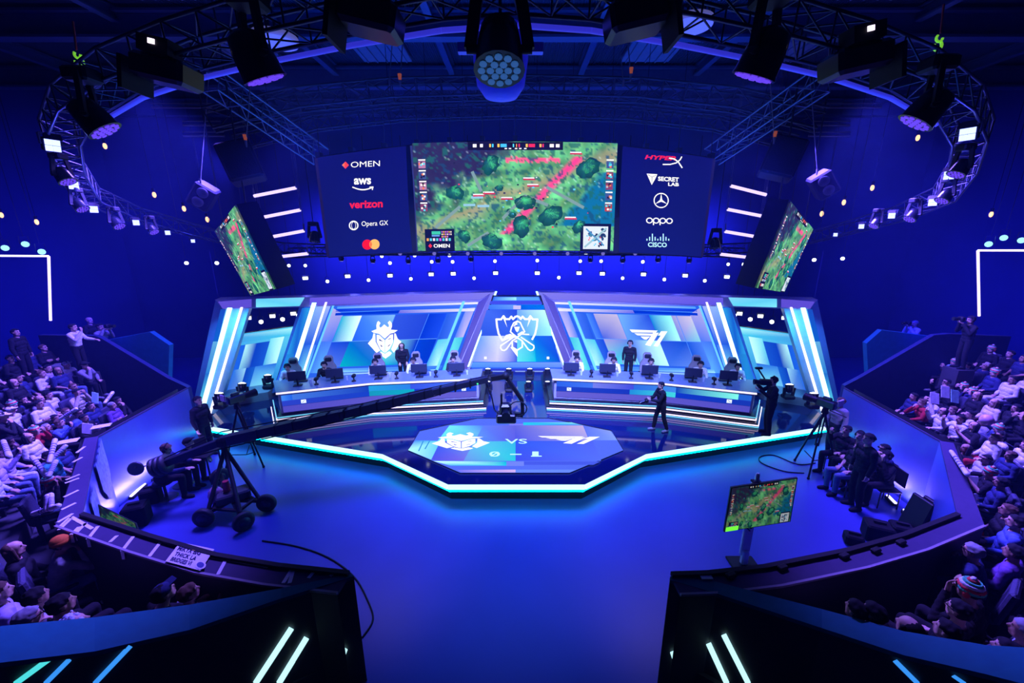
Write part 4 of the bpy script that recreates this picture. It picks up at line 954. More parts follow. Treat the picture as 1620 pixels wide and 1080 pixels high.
# rows of lights behind the main screen
rows = [('upper', [(604, 405), (656, 404), (711, 404), (617, 416), (683, 414), (716, 414), (783, 413), (850, 412), (918, 413), (927, 402), (951, 413), (1017, 414)], 0), ('middle', [(483, 440), (550, 437), (617, 436), (682, 434), (717, 433), (784, 432), (850, 432), (916, 432), (953, 433), (1018, 434), (1084, 436), (1150, 438)], 1),
        ('lower', [(518, 445), (583, 443), (650, 441), (750, 440), (884, 439), (985, 440), (1051, 442), (1115, 444)], 0)]
for x, y in ((483, 443), (560, 440), (650, 438), (735, 436), (817, 435), (900, 436), (985, 438), (1075, 440), (1150, 443)):
    p = py(x, y, 15.6); light('POINT', 'row_glow', p, p+Vector((0, 0, 1)), (.09, .09, 1), 22, .06)
for nm, L, kind in rows:
    for x, y in L:
        p = py(x, y, 16.0)
        if kind: panel_light(p, CAMP-p, .22, .13, 'small white rectangular light in the row under the main screen', 'rectangular lights below the main screen', WHT, False)
        else: par(p, CAMP-p, .065, WHT, 'small round white spotlight in the %s row under the main screen' % nm, 'round spotlights of the %s row below the main screen' % nm)
for x, y, k in ((457, 420, 0), (483, 420, 0), (1152, 418, 1), (1176, 418, 1)): p = py(x, y, 16.0); par(p, CAMP-p, .06, WHT, 'faint round spotlight close to the %s end of the light tubes' % ('left', 'right')[k], 'faint end spotlights %s' % ('left', 'right')[k])
pp = [Vector((x, 16.15, z)) for x, z in ((-8.8, 5.15), (-4, 5.3), (0, 5.35), (4, 5.3), (8.8, 5.15))]
truss('rear_truss', pp, .35, .35, 'rear truss behind the main screen with the rows of small lights')
# dark moving lights hung under the screen
for i, (x, y) in enumerate(((540, 410), (590, 413), (646, 414), (693, 413), (745, 411), (934, 412), (985, 413), (1041, 412), (1090, 413))):
    p = py(x, y, 14.6); moving_head(p, (0, -.2, -1), .2, glow('pale_ring', (.25, .25, .9), .5), 'dark moving light hanging unlit under the main screen', 'unlit moving lights under the main screen', cells=False, rod=9.0)
for x, y, k in ((498, 375, 'left'), (1131, 385, 'right')): p = py(x, y, 12.3); moving_head(p, (0, -.3, -1), .42, BLK, 'big dark moving light hanging beside the %s edge of the main screen' % k, rod=9.0)
# small round lamps along the lower screen edge
for x in (633, 687, 740, 793, 846, 898, 954, 1005, 1058): p = py(x, 401, 12.6); par(p, CAMP-p, .06, glow('dim_lilac', (.35, .3, .9), .45), 'dim round lamp just under the lower edge of the main screen', 'dim lamps along the main screen edge')
# lights inside the portals
for s, nm in ((-1, 'left'), (1, 'right')):
    for x, y, k in ((352, 506, 1), (393, 503, 1), (413, 509, 0), (431, 500, 1), (447, 505, 0), (464, 496, 1), (472, 499, 0)):
        P_ = py(x if s < 0 else 2*CX-x, y, 14.2)
        if k: panel_light(P_, CAMP-P_, .2, .14, 'small rectangular light inside the %s portal of the stage wall' % nm, 'rectangular lights in the %s portal' % nm, WHT, False)
        else: par(P_, CAMP-P_, .075, WHT, 'small round spotlight inside the %s portal of the stage wall' % nm, 'round spotlights in the %s portal' % nm)
# moving lights standing on the stage
def floor_head(x, y, z, sz, lab, group=None, up=True):
    P_ = pz(x, y, z); t = thing('floor_moving_light', P_, lab, 'stage light', group)
    MB().bbox(P_+Vector((0, 0, sz*.18)), (sz*.9, sz*.8, sz*.36), sz*.08).build('base', BLK, t, True)
    b = MB()
    for k in (-1, 1): b.beam(P_+Vector((k*sz*.38, 0, sz*.3)), P_+Vector((k*sz*.42, 0, sz*1.0)), sz*.12, sz*.25)
    b.build('yoke', BLK, t, True); M = basis((0, .25, 1)); cc = P_+Vector((0, 0, sz*.95))
    MB().lathe([(sz*.15, -sz*.4), (sz*.32, -sz*.25), (sz*.36, sz*.35)], cc, 14, 0, M).build('head', GLB, t, True)
    MB().lathe([(sz*.3, 0), (sz*.1, sz*.08)], cc+M @ Vector((0, 0, sz*.35)), 12, 0, M).build('lens', WHT, t, True)
for x, y, lab in ((386, 628, 'moving light standing on the left ledge, left one'), (426, 614, 'moving light standing on the left ledge, right one'), (350, 645, 'dark moving light on the stage beside the left bars'), (1246, 630, 'moving light standing on the right ledge, inner one'), (1284, 645, 'moving light standing on the right ledge, outer one')):
    floor_head(x, y, .78, .36, lab)
for x in (772, 805, 838, 866): floor_head(x, 600, .55, .32, 'black moving light in the gap between the two desks', 'moving lights between the desks')
for x in (772, 805, 836, 866): floor_head(x, 619, .5, .28, 'black round light on the stage floor between the desks', 'round floor lights between the desks')
# LED portals on the side walls
for nm, pts in (('left', [(-60, 404, 10.6), (77, 405, 12.2), (80, 507, 12.2)]), ('right', [(1690, 396, 10.6), (1547, 396, 12.2), (1549, 500, 12.2)])):
    P = [py(*p) for p in pts]; t = thing('wall_light_outline', P[2], 'white L-shaped light line outlining the %s wall opening above the stand' % nm, 'light frame')
    MB().beam(P[0], P[1], .05, .05).build('top_bar', glow('warm_lilac_bar', (.85, .72, 1.0), 2.5), t, True); MB().beam(P[1], P[2], .045, .045, up=(0, 1, 0)).build('side_bar', glow('lilac_bar', (.62, .5, 1.0), 2.0), t, True)
    for k, (x, y) in enumerate(((8, 392), (40, 386), (66, 398)) if nm == 'left' else ((1564, 386), (1588, 376), (1616, 380))):
        p = py(x, y, 11.8); par(p, CAMP-p+Vector((0, 0, -3)), .085, glow('cyan_lens', (.3, .72, 1.0), 1.6), 'bright spotlight above the %s light frame, %s' % (nm, ('outer', 'middle', 'inner')[k] if nm == 'left' else ('inner', 'middle', 'outer')[k]))
# profile lights with small readouts clamped to the near ring
for x, y, w_, lab in ((265, 115, .75, 'long dark profile light on the left of the ring with a small white readout'), (588, 30, .7, 'dark profile light at the top, left of centre, with a readout'), (1005, 30, .7, 'dark profile light at the top, right of centre, with a readout'), (1352, 98, .75, 'long dark profile light on the right of the ring with a small white readout')):
    p = onring(x, y, -.35); t = thing('profile_light', p, lab, 'stage light'); s_ = 1 if x > 810 else -1
    M = Matrix.Rotation(R(-12*s_), 3, 'Y')
    MB().bbox(p, (w_*.8, .4, .26), .04, 0, M).build('body', GLB, t, True)
    MB().box(p+M @ Vector((0, -.1, .22)), (w_*.45, .22, .16), 0, M).build('driver_box', BLK, t, True)
    MB().box(p+M @ Vector((0, -.215, .24)), (.07, .012, .05), 0, M).build('readout', glow('readout', (.9, .75, 1.0), 2.0), t, True)
    MB().box(p+M @ Vector((s_*w_*.48, 0, -.12)), (.05, .42, .34), 0, M).build('barn_door', BLK, t, True)
# round ribbed ceiling diffusers
for x, y, lab in ((1092, 43, 'pale round ribbed disc hanging under the roof, right of top centre'), (436, 68, 'pale round ribbed disc half hidden behind the upper left moving light')):
    p = py(x, y, 8.2); t = thing('round_diffuser', p, lab, 'ceiling diffuser')
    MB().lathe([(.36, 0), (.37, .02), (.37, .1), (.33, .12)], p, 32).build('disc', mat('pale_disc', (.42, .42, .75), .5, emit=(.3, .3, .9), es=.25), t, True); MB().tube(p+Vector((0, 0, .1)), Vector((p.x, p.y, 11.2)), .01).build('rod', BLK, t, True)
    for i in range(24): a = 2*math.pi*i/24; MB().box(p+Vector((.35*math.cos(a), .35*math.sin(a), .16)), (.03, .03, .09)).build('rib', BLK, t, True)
# hoist chains with orange collars, hooks, speakers
for x0, y0, y1, D, lab in ((325, 185, 285, 10.8, 'thin chain left of the left loudspeaker box'), (397, 120, 225, 10, 'steel chain holding the left loudspeaker box'), (641, 0, 130, 10, 'chain with orange collar above the left half of the main screen'), (624, 20, 128, 11, 'thin chain left of the orange-collared one'), (978, 40, 130, 10.5, 'thin chain above the right half of the main screen'), (990, 30, 120, 10, 'chain with orange collar above the right half of the main screen'), (1217, 105, 220, 10, 'steel chain holding the right loudspeaker box'), (1285, 165, 270, 10.8, 'long thin rod holding the right wedge loudspeaker')):
    a, e = py(x0, y0, D), py(x0+8*(1 if x0 > 810 else -1), y1, D); t = thing('hoist_chain', e, lab, 'chain')
    MB().tube(a+(a-e)*.6, e, .012).build('chain', ALU, t, True)
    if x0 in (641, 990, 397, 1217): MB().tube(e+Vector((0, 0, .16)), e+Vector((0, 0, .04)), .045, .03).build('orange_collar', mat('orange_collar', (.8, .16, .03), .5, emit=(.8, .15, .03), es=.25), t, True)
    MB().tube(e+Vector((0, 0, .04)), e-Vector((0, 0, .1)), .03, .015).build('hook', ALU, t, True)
SPK = mat('speaker_cabinet', (.018, .02, .045), .7, spec=.2)
for x, y, s_, nm in ((382, 258, -1, 'left'), (1237, 252, 1, 'right')):
    p = py(x, y, 10.2); t = thing('loudspeaker', p, 'dark box loudspeaker hanging beside the %s corner of the main screen' % nm, 'loudspeaker'); M = Matrix.Rotation(R(18*s_), 3, 'Y') @ Matrix.Rotation(R(-25*s_), 3, 'Z')
    MB().bbox(p, (.72, .6, .85), .04, 0, M).build('cabinet', SPK, t, True); MB().bbox(p+M @ Vector((0, -.31, 0)), (.64, .03, .77), .02, 0, M).build('grille', mat('grille', (.03, .03, .05), .8, bump=1, scale=60), t, True)
for x, y, s_, nm in ((322, 310, -1, 'left'), (1302, 292, 1, 'right')):
    p = py(x, y, 11); t = thing('loudspeaker', p, 'wedge loudspeaker tipped on its corner near the %s side screen' % nm, 'loudspeaker'); M = Matrix.Rotation(R(-38*s_), 3, 'Y') @ Matrix.Rotation(R(-20*s_), 3, 'Z')
    MB().bbox(p, (.48, .45, .62), .04, 0, M).build('cabinet', SPK, t, True); b = MB()
    for dz in (-.13, .13): b.lathe([(.13, 0), (.11, .02), (.03, .0)], p+M @ Vector((0, -.23, dz)), 16, 0, M @ Matrix.Rotation(R(90), 3, 'X'))
    b.build('driver', mat('speaker_cone', (.09, .09, .12), .5), t, True)
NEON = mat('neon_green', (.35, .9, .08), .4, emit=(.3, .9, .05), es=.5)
for x, y, lab in ((124, 92, 'neon green hook above the left end of the ring'), (1485, 66, 'neon green hook above the right end of the ring')):
    p = py(x, y, 6.6); t = thing('lifting_hook', p, lab, 'hook'); b = MB()
    pts = [p+Vector((.055*math.cos(a), 0, .055*math.sin(a)-.05)) for a in [R(-200+25*i) for i in range(11)]]; b.path(pts, .018, 8)
    pts = [p+Vector((-.045*math.cos(a), 0, .045*math.sin(a)+.045)) for a in [R(-180+25*i) for i in range(10)]]; b.path(pts, .016, 8); b.build('hook', NEON, t, True)
    MB().tube(p+Vector((0, 0, .1)), p+Vector((-.05*(1 if x > 810 else -1), 0, .45)), .012).build('strap', mat('red_strap', (.5, .03, .02), .6), t, True)

# ------------------------------------------------------------------ people: one continuous skin per pose, clothes as their own meshes
V = Vector
def hand_caps(out, w_, d, n, curl, scale=1.0, thumb=1):
    d = d.normalized(); n = (n-d*n.dot(d)).normalized(); s_ = d.cross(n)*thumb
    for k in (-1, 0, 1): out.append((w_+d*.015+s_*k*.018, w_+d*.075+s_*k*.024, .019, .016, 'hand'))
    for i, L in enumerate((.062, .074, .070, .056)):
        b0 = w_+d*.085+s_*((i-1.5)*-.0235); c1, c2 = R(curl), R(curl*2.1)
        m_ = b0+(d*math.cos(c1)+n*math.sin(c1))*L*.55; e = m_+(d*math.cos(c2)+n*math.sin(c2))*L*.5
        out.append((b0, m_, .0095, .009, 'hand')); out.append((m_, e, .009, .0075, 'hand'))
    b0 = w_+d*.03+s_*.03; m_ = b0+(d*.6+s_*.75+n*.25).normalized()*.04; out.append((b0, m_, .012, .011, 'hand')); out.append((m_, m_+(d*.85+s_*.25+n*.3).normalized()*.032, .011, .009, 'hand'))
def make_pose(seated=True, lean=0.0, arms=None, head=(0, 0), sleeves=True, feet=None, stride=0.0, curl=25, headoff=(0, 0, 0), build=1.0):
    """arms: two (elbow, wrist, palm direction, finger direction) tuples relative to the shoulder centre; head: pitch, yaw in degrees"""
    C_ = []; a = R(lean)
    P0 = V((0, 0, .53 if seated else .94)); up = V((0, math.sin(a), math.cos(a)))
    chest = P0+up*.30; sh = P0+up*.47; nk = P0+up*.52
    bw = build
    C_ += [(P0+V((-.07, 0, .0)), P0+V((.07, 0, 0)), .105*bw, .105*bw, 'legs'), (P0+up*.10+V((-.05, 0, 0)), P0+up*.10+V((.05, 0, 0)), .105*bw, .105*bw, 'torso'),
           (P0+up*.2+V((-.055, .0, 0)), P0+up*.2+V((.055, .0, 0)), .11*bw, .11*bw, 'torso'), (chest+V((-.085, .005, 0)), chest+V((.085, .005, 0)), .108*bw, .108*bw, 'torso'),
           (sh+V((-.10, -.005, -.04)), sh+V((.10, -.005, -.04)), .083, .083, 'torso'), (sh+V((-.15, 0, -.015)), sh+V((.15, 0, -.015)), .055, .055, 'torso'), (sh, nk+V((0, .01, .05)), .06, .052, 'neck')]
    Hc = nk+V((0, .025, .145))+V(headoff); HR = Matrix.Rotation(R(head[1]), 3, 'Z') @ Matrix.Rotation(R(head[0]), 3, 'X')
    C_.append((nk, Hc+HR @ V((0, -.02, -.05)), .052, .055, 'neck'))
    H = lambda *p: Hc+HR @ V(p)
    C_ += [(H(0, -.022, .028), H(0, .012, .030), .083, .079, 'head'), (H(0, .012, -.01), H(0, .028, -.035), .070, .060, 'head'), (H(0, .045, -.075), H(0, .052, -.082), .040, .034, 'head'),
           (H(-.035, .03, -.07), H(.035, .03, -.07), .034, .034, 'head'), (H(0, .088, .012), H(0, .106, -.026), .009, .014, 'head'), (H(-.03, .074, .035), H(.03, .074, .035), .017, .017, 'head'),
           (H(-.014, .086, -.055), H(.014, .086, -.055), .011, .011, 'lip'), (H(-.082, -.008, .012), H(-.080, -.006, -.02), .014, .010, 'head'), (H(.082, -.008, .012), H(.080, -.006, -.02), .014, .010, 'head')]
    if arms is None: arms = [(( -.24, .03, -.27), (-.13, .22, -.36), (0, 0, -1), (.4, 1, -.2)), ((.24, .03, -.27), (.13, .22, -.36), (0, 0, -1), (-.4, 1, -.2))]
    for k, (el, wr, pn, fd) in enumerate(arms):
        s_ = -1 if k == 0 else 1; S0 = sh+V((s_*.185, 0, -.03)); E_ = sh+V(el); W_2 = sh+V(wr); fz_ = 'torso' if sleeves else 'fore'
        C_ += [(S0, E_, .056, .043, 'torso' if sleeves != 'none' else 'fore'), (E_, E_.lerp(W_2, .3), .043, .042, fz_), (E_.lerp(W_2, .3), E_.lerp(W_2, .93), .042, .028, fz_), (W_2, W_2+V(fd).normalized()*.02, .026, .024, 'hand')]
        hand_caps(C_, W_2, V(fd), V(pn), curl, thumb=-s_ if True else 1)
    for s_ in (-1, 1):
        hip = P0+V((s_*.09, .0, -.02)); f_ = (feet or {}).get(s_)
        if seated: kn = V((s_*.14, .42, .53)); an = V((s_*.13, .40, .10))
        else: kn = V((s_*.10, .03+stride*s_*.2, .50)); an = V((s_*.11, -.02+stride*s_*.42, .095))
        if f_: kn, an = V(f_[0]), V(f_[1])
        C_ += [(hip, kn, .086*bw, .060, 'legs'), (kn, kn.lerp(an, .35), .060, .060, 'legs'), (kn.lerp(an, .35), an, .060, .042, 'legs'), (an+V((0, -.02, -.055)), an+V((s_*.02, .15, -.07)), .042, .034, 'foot'), (an, an+V((0, -.01, -.05)), .042, .045, 'foot')]
    return C_, Hc, HR
def gen_pose(name, **kw):
    caps, Hc, HR = make_pose(**kw); b = MB()
    for p, q, r1, r2, z in caps: b.capsule(p, q, r1, r2, 14)
    me = b.mesh('tmp', []); ob = bpy.data.objects.new('tmp', me); COL.objects.link(ob)
    m_ = ob.modifiers.new('r', 'REMESH'); m_.mode = 'VOXEL'; m_.voxel_size = .0125
    m_ = ob.modifiers.new('s', 'SMOOTH'); m_.factor = .5; m_.iterations = 2
    dg = bpy.context.evaluated_depsgraph_get(); em = bpy.data.meshes.new_from_object(ob.evaluated_get(dg)); bpy.data.objects.remove(ob)
    nv = len(em.vertices); co = np.empty(nv*3); em.vertices.foreach_get('co', co); co = co.reshape(-1, 3)
    no = np.empty(nv*3); em.vertices.foreach_get('normal', no); no = no.reshape(-1, 3)
    npol = len(em.polygons); fv = np.empty(npol*4, dtype=np.int64) if all(p.loop_total == 4 for p in em.polygons) else None
    faces = [tuple(p.vertices) for p in em.polygons]
    cen = np.array([co[list(f)].mean(0) for f in faces])
    best = np.full(npol, 9.0); zi = np.zeros(npol, dtype=int); zn = ['legs', 'torso', 'neck', 'head', 'lip', 'fore', 'hand', 'foot']
    for p, q, r1, r2, z in caps:
        p_, q_ = np.array(p), np.array(q); d = q_-p_; L = max(1e-9, d @ d); t_ = np.clip((cen-p_) @ d/L, 0, 1)
        dist = np.linalg.norm(cen-(p_+t_[:, None]*d), axis=1)-(r1+(r2-r1)*t_)
        k = dist < best; best[k] = dist[k]; zi[k] = zn.index(z)
    hl = (cen-np.array(Hc)) @ np.array(HR)   # face centres in the head's own axes
    mi = np.zeros(npol, dtype=int)
    for ex in (-.031, .031): mi[(np.linalg.norm(hl-np.array([ex, .088, .014]), axis=1) < .017) & (zi == 3)] = 1
    mi[(zi == 4)] = 2
    hs = (zi == 3)
    hair = hs & ((hl[:, 2] > .062+.25*np.maximum(0, -hl[:, 1])*0) | ((hl[:, 1] < -.005) & (hl[:, 2] > -.045) & (np.abs(hl[:, 0]) > -1) & ~((np.abs(hl[:, 0]) > .078) & (hl[:, 1] > -.03) & (hl[:, 2] < .03))) | ((hl[:, 2] > .03) & (hl[:, 1] < .045)))
    body = bpy.data.meshes.new('body_'+name); body.from_pydata(co.tolist(), [], faces)
    for m_ in (SKIN[0], EYE, LIP): body.materials.append(m_)
    body.polygons.foreach_set('material_index', mi.tolist()); body.polygons.foreach_set('use_smooth', [True]*npol); body.update()
    def shell(sel, off, nm, wob=0.0):
        ids = np.nonzero(sel)[0]; used = {}; vs = []; fs = []
        for i in ids:
            f = []
            for v in faces[i]:
                if v not in used:
                    used[v] = len(vs); o_ = off
                    if wob: o_ += wob*noise.noise(V(co[v])*28)
                    vs.append(co[v]+no[v]*o_)
                f.append(used[v])
            fs.append(f)
        me_ = bpy.data.meshes.new(nm); me_.from_pydata([tuple(v) for v in vs], [], fs); me_.materials.append(BLK); me_.polygons.foreach_set('use_smooth', [True]*len(fs)); me_.update(); return me_
    bpy.data.meshes.remove(em)
    return dict(body=body, shirt=shell(zi == 1, .012, 'shirt_'+name, .006), trousers=shell(zi == 0, .010, 'trousers_'+name, .004), shoe_l=shell((zi == 7) & (cen[:, 0] < 0), .009, 'shoe_left_'+name), shoe_r=shell((zi == 7) & (cen[:, 0] >= 0), .009, 'shoe_right_'+name), hair=shell(hair, .013, 'hair_'+name, .012),
                cap=shell(hs & (hl[:, 2] > .042), .022, 'cap_'+name), Hc=Hc, HR=HR)
PZ = {}
LAP = None
def A2(l, r): return [l, r]
up_ = (0, .2, 1)
specs = dict(
    lap=dict(lean=-6, head=(8, 0)),
    crossed=dict(lean=-4, head=(10, 8), arms=[((-.25, .06, -.26), (.06, .20, -.22), (0, -1, 0), (1, .1, .1)), ((.25, .06, -.26), (-.06, .23, -.26), (0, -1, 0), (-1, .1, .1))]),
    chin=dict(lean=14, head=(2, -6), arms=[((-.24, .10, -.26), (-.08, .26, -.38), (0, 0, -1), (.5, 1, 0)), ((.20, .26, -.24), (.05, .19, .02), (-.3, -1, 0), (-.2, -.3, 1))], curl=45),
    forward=dict(lean=34, head=(24, 0), arms=[((-.22, .14, -.22), (-.07, .34, -.30), (0, 0, -1), (.6, 1, -.2)), ((.22, .14, -.22), (.07, .36, -.28), (0, 0, -1), (-.6, 1, -.2))], curl=40),
    clap=dict(lean=0, head=(10, 0), sleeves=False, arms=[((-.25, .12, -.22), (-.05, .32, -.02), (1, 0, 0), (.2, .3, 1)), ((.25, .12, -.22), (.05, .32, -.02), (-1, 0, 0), (-.2, .3, 1))], curl=8),
    phone=dict(lean=-2, head=(12, 10), arms=[((-.24, .05, -.27), (-.13, .24, -.34), (0, 0, -1), (.3, 1, 0)), ((.24, .16, -.16), (.12, .34, .10), (0, -1, 0), (-.1, .2, 1))], curl=30),
    tee=dict(lean=-8, head=(12, -10), sleeves=False),
    wide=dict(lean=4, head=(6, 12), build=1.18, sleeves=False, arms=[((-.28, .06, -.26), (-.16, .28, -.34), (0, 0, -1), (.2, 1, -.2)), ((.28, .06, -.26), (.16, .28, -.34), (0, 0, -1), (-.2, 1, -.2))]),
    gamer=dict(lean=20, head=(-14, 0), arms=[((-.24, .14, -.25), (-.17, .40, -.24), (0, 0, -1), (.1, 1, 0)), ((.24, .14, -.25), (.17, .40, -.24), (0, 0, -1), (-.1, 1, 0))], curl=14),
    hands_up=dict(lean=10, head=(0, 0), arms=[((-.27, .14, -.20), (-.10, .16, .13), (0, -1, .2), (.3, .1, 1)), ((.27, .14, -.20), (.10, .16, .13), (0, -1, .2), (-.3, .1, 1))], curl=30),
    stand=dict(seated=False, head=(6, 0), arms=[((-.24, .0, -.28), (-.23, .06, -.53), (1, 0, 0), (0, .1, -1)), ((.24, .0, -.28), (.23, .06, -.53), (-1, 0, 0), (0, .1, -1))], curl=30),
    stand_lean=dict(seated=False, lean=14, head=(-22, 0), arms=[((-.23, .05, -.27), (-.14, .20, -.44), (0, -1, 0), (.2, .6, -1)), ((.23, .05, -.27), (.14, .20, -.44), (0, -1, 0), (-.2, .6, -1))], curl=35),
    stand_film=dict(seated=False, lean=4, head=(4, 8), arms=[((-.26, .10, -.24), (-.28, .34, -.30), (0, 0, -1), (0, 1, -.1)), ((.22, .18, -.20), (.08, .30, .08), (0, -1, 0), (-.1, .1, 1))], curl=35),
    stand_camera=dict(seated=False, lean=4, head=(-4, 0), arms=[((-.25, .16, -.22), (-.06, .27, .09), (0, 0, 1), (.3, 1, .2)), ((.26, .12, -.22), (.09, .22, .12), (-1, 0, 0), (-.1, 1, .3))], curl=50),
    walk=dict(seated=False, lean=8, head=(0, 0), stride=.42, arms=[((-.20, .14, -.28), (-.04, .36, -.26), (0, 0, 1), (.3, 1, .1)), ((.20, .14, -.28), (.05, .34, -.24), (-1, 0, 0), (-.2, 1, .1))], curl=50),
    shoulder_cam=dict(seated=False, lean=2, head=(0, 0), arms=[((-.26, .12, -.22), (-.10, .38, -.06), (0, 0, 1), (.2, 1, .3)), ((.26, .16, -.20), (.16, .38, .02), (-1, 0, 0), (-.1, 1, .4))], curl=50),
)
for k_, sp_ in specs.items(): PZ[k_] = gen_pose(k_, **sp_)
CLOTH = {}
def cloth(cname):
    if cname not in CLOTH:
        cc = dict(black=(.016, .016, .022), white=(.72, .72, .74), grey=(.26, .26, .30), navy=(.03, .04, .12), blue=(.08, .14, .42), denim=(.12, .17, .32), purple=(.16, .08, .30), lilac=(.42, .36, .62), brown=(.12, .07, .05), red=(.45, .03, .04), teal=(.04, .30, .34), cream=(.62, .56, .46), orange=(.62, .15, .03), khaki=(.28, .25, .18),
                  blond=(.42, .30, .16), green=(.08, .42, .14), pale=(.55, .6, .8), light_blue=(.30, .55, .75))[cname]
        CLOTH[cname] = mat('cloth_'+cname, cc, .85, nz=.3, scale=14, bump=.3, spec=.12)
    return CLOTH[cname]
def part_of(t, name, me, m_):
    o = bpy.data.objects.new(name, me); COL.objects.link(o); o.parent = t
    if m_: o.material_slots[0].link = 'OBJECT'; o.material_slots[0].material = m_
    return o
def hat_mesh(kind, P):
    Hc, HR = P['Hc'], P['HR']; H = lambda *p: Hc+HR @ V(p); b = MB()
    if kind == 'cap': b.sphere(H(0, .0, .045), (.096, .104, .075), 14, 0, HR); b.prism([H(-.06, .07, .055), H(.06, .07, .055), H(.05, .165, .04), H(-.05, .165, .04)], HR @ V((0, 0, .012)))
    elif kind == 'beanie': b.sphere(H(0, -.005, .055), (.100, .108, .085), 16, 0, HR); b.lathe([(.098, -.03), (.110, -.02), (.108, .02), (.095, .03)], H(0, -.003, .045), 18, 0, HR)
    elif kind == 'knit':
        for i, (rr_, zz) in enumerate(((.112, .03), (.108, .055), (.095, .085), (.075, .11), (.045, .13))):
            b.lathe([(rr_, -.016), (rr_+.006, 0), (rr_-.004, .018)], H(0, -.005, zz), 14, i % 3, HR)
        b.sphere(H(0, -.005, .15), .03, 8, 2)
        for s_ in (-1, 1): b.sphere(H(s_*.10, -.01, .0), (.022, .035, .05), 8, 1, HR)
    elif kind == 'wig':
        for i in range(26):
            a_, e_ = rnd.uniform(0, 6.28), rnd.uniform(-.1, 1.4); b.sphere(H(.09*math.cos(a_)*math.cos(e_), .095*math.sin(a_)*math.cos(e_)*(1 if math.sin(a_) < 0 else .6)-.01, .035+.085*math.sin(e_)), .034, 6)
    elif kind == 'longhair':
        b.sphere(H(0, -.03, .02), (.094, .09, .09), 14, 0, HR)
        for s_ in (-1, 0, 1): b.capsule(H(s_*.055, -.055, .01), H(s_*.075, -.075+.01*abs(s_), -.17), .048, .030, 10); 
        for s_ in (-1, 1): b.capsule(H(s_*.083, .005, .03), H(s_*.095, .01, -.14), .026, .018, 8)
    elif kind == 'headset':
        pts = [H(.103*math.cos(R(a_)), -.005, .02+.112*math.sin(R(a_))) for a_ in range(0, 181, 15)]; b.path(pts, .011, 6)
        for s_ in (-1, 1): b.sphere(H(s_*.098, -.003, .0), (.024, .040, .048), 10, 0, HR)
        b.tube(H(.10, .01, -.03), H(.05, .10, -.06), .005); b.sphere(H(.05, .10, -.06), .010, 6)
    elif kind == 'glasses':
        for s_ in (-1, 1): b.box(H(s_*.034, .104, .014), (.05, .006, .032), 0, HR); b.beam(H(s_*.06, .10, .018), H(s_*.086, .0, .018), .005, .008)
        b.box(H(0, .106, .02), (.02, .005, .006), 0, HR)
    return b
HATM = {}
KN = [mat('knit_green', (.05, .50, .25), .8, bump=.5, scale=40), mat('knit_red', (.65, .04, .05), .8, bump=.5, scale=40), mat('knit_white', (.70, .72, .72), .8, bump=.5, scale=40)]
def person(loc, face, pose, label, shirt='black', trousers='black', hair='black', hat=None, hatcol=None, skin=0, scale=1.0, group=None, shoes='black', cat='person', extra=None):
    P = PZ[pose]; t = thing('person', loc, label, cat, group); d = V((face[0], face[1], 0)); t.rotation_euler = (0, 0, math.atan2(d.y, d.x)-math.pi/2); t.scale = (scale,)*3
    b_ = part_of(t, 'body', P['body'], SKIN[skin]); part_of(t, 'shirt', P['shirt'], cloth(shirt)); part_of(t, 'trousers', P['trousers'], cloth(trousers)); part_of(t, 'shoe', P['shoe_l'], cloth(shoes)); part_of(t, 'shoe', P['shoe_r'], cloth(shoes))
    if hair and hat not in ('longhair', 'wig'): part_of(t, 'hair', P['hair'], cloth(hair))
    for hk in [h for h in (hat, extra) if h]:
        key = (hk, pose)
        if key not in HATM: HATM[key] = hat_mesh(hk, P).mesh(hk+'_'+pose, KN if hk == 'knit' else [BLK])
        nm = dict(cap='baseball_cap', beanie='beanie', knit='knitted_hat', wig='curly_hair', longhair='long_hair', headset='headset', glasses='glasses')[hk]
        part_of(t, nm, HATM[key], None if hk == 'knit' else (cloth(hair) if hk in ('longhair', 'wig') else (cloth(hatcol) if hatcol and hk == hat else BLK)))
    return t
# ------------------------------------------------------------------ the audience, row by row
SEATM = mat('seat_fabric', (.04, .04, .09), .8, bump=.4, scale=30)
b1 = MB().bbox((0, .0, .42), (.48, .46, .09), .03); b2 = MB().bbox((0, -.25, .68), (.48, .09, .56), .03, 0, Matrix.Rotation(R(8), 3, 'X'))
b3, b4 = [MB().bbox((s_*.25, .0, .60), (.05, .40, .05), .015).bbox((s_*.25, -.12, .3), (.04, .08, .60), .01) for s_ in (-1, 1)]
SEAT = [(n_, m_.mesh(n_, [mm])) for n_, m_, mm in (('seat', b1, SEATM), ('backrest', b2, SEATM), ('armrest', b3, BLK), ('armrest', b4, BLK))]
def seat(loc, rz, label, group, sc_=1.0):
    t = thing('auditorium_seat', loc, label, 'seat', group, rz); t.scale = (sc_,)*3
    for n_, me in SEAT: part_of(t, n_, me, None)
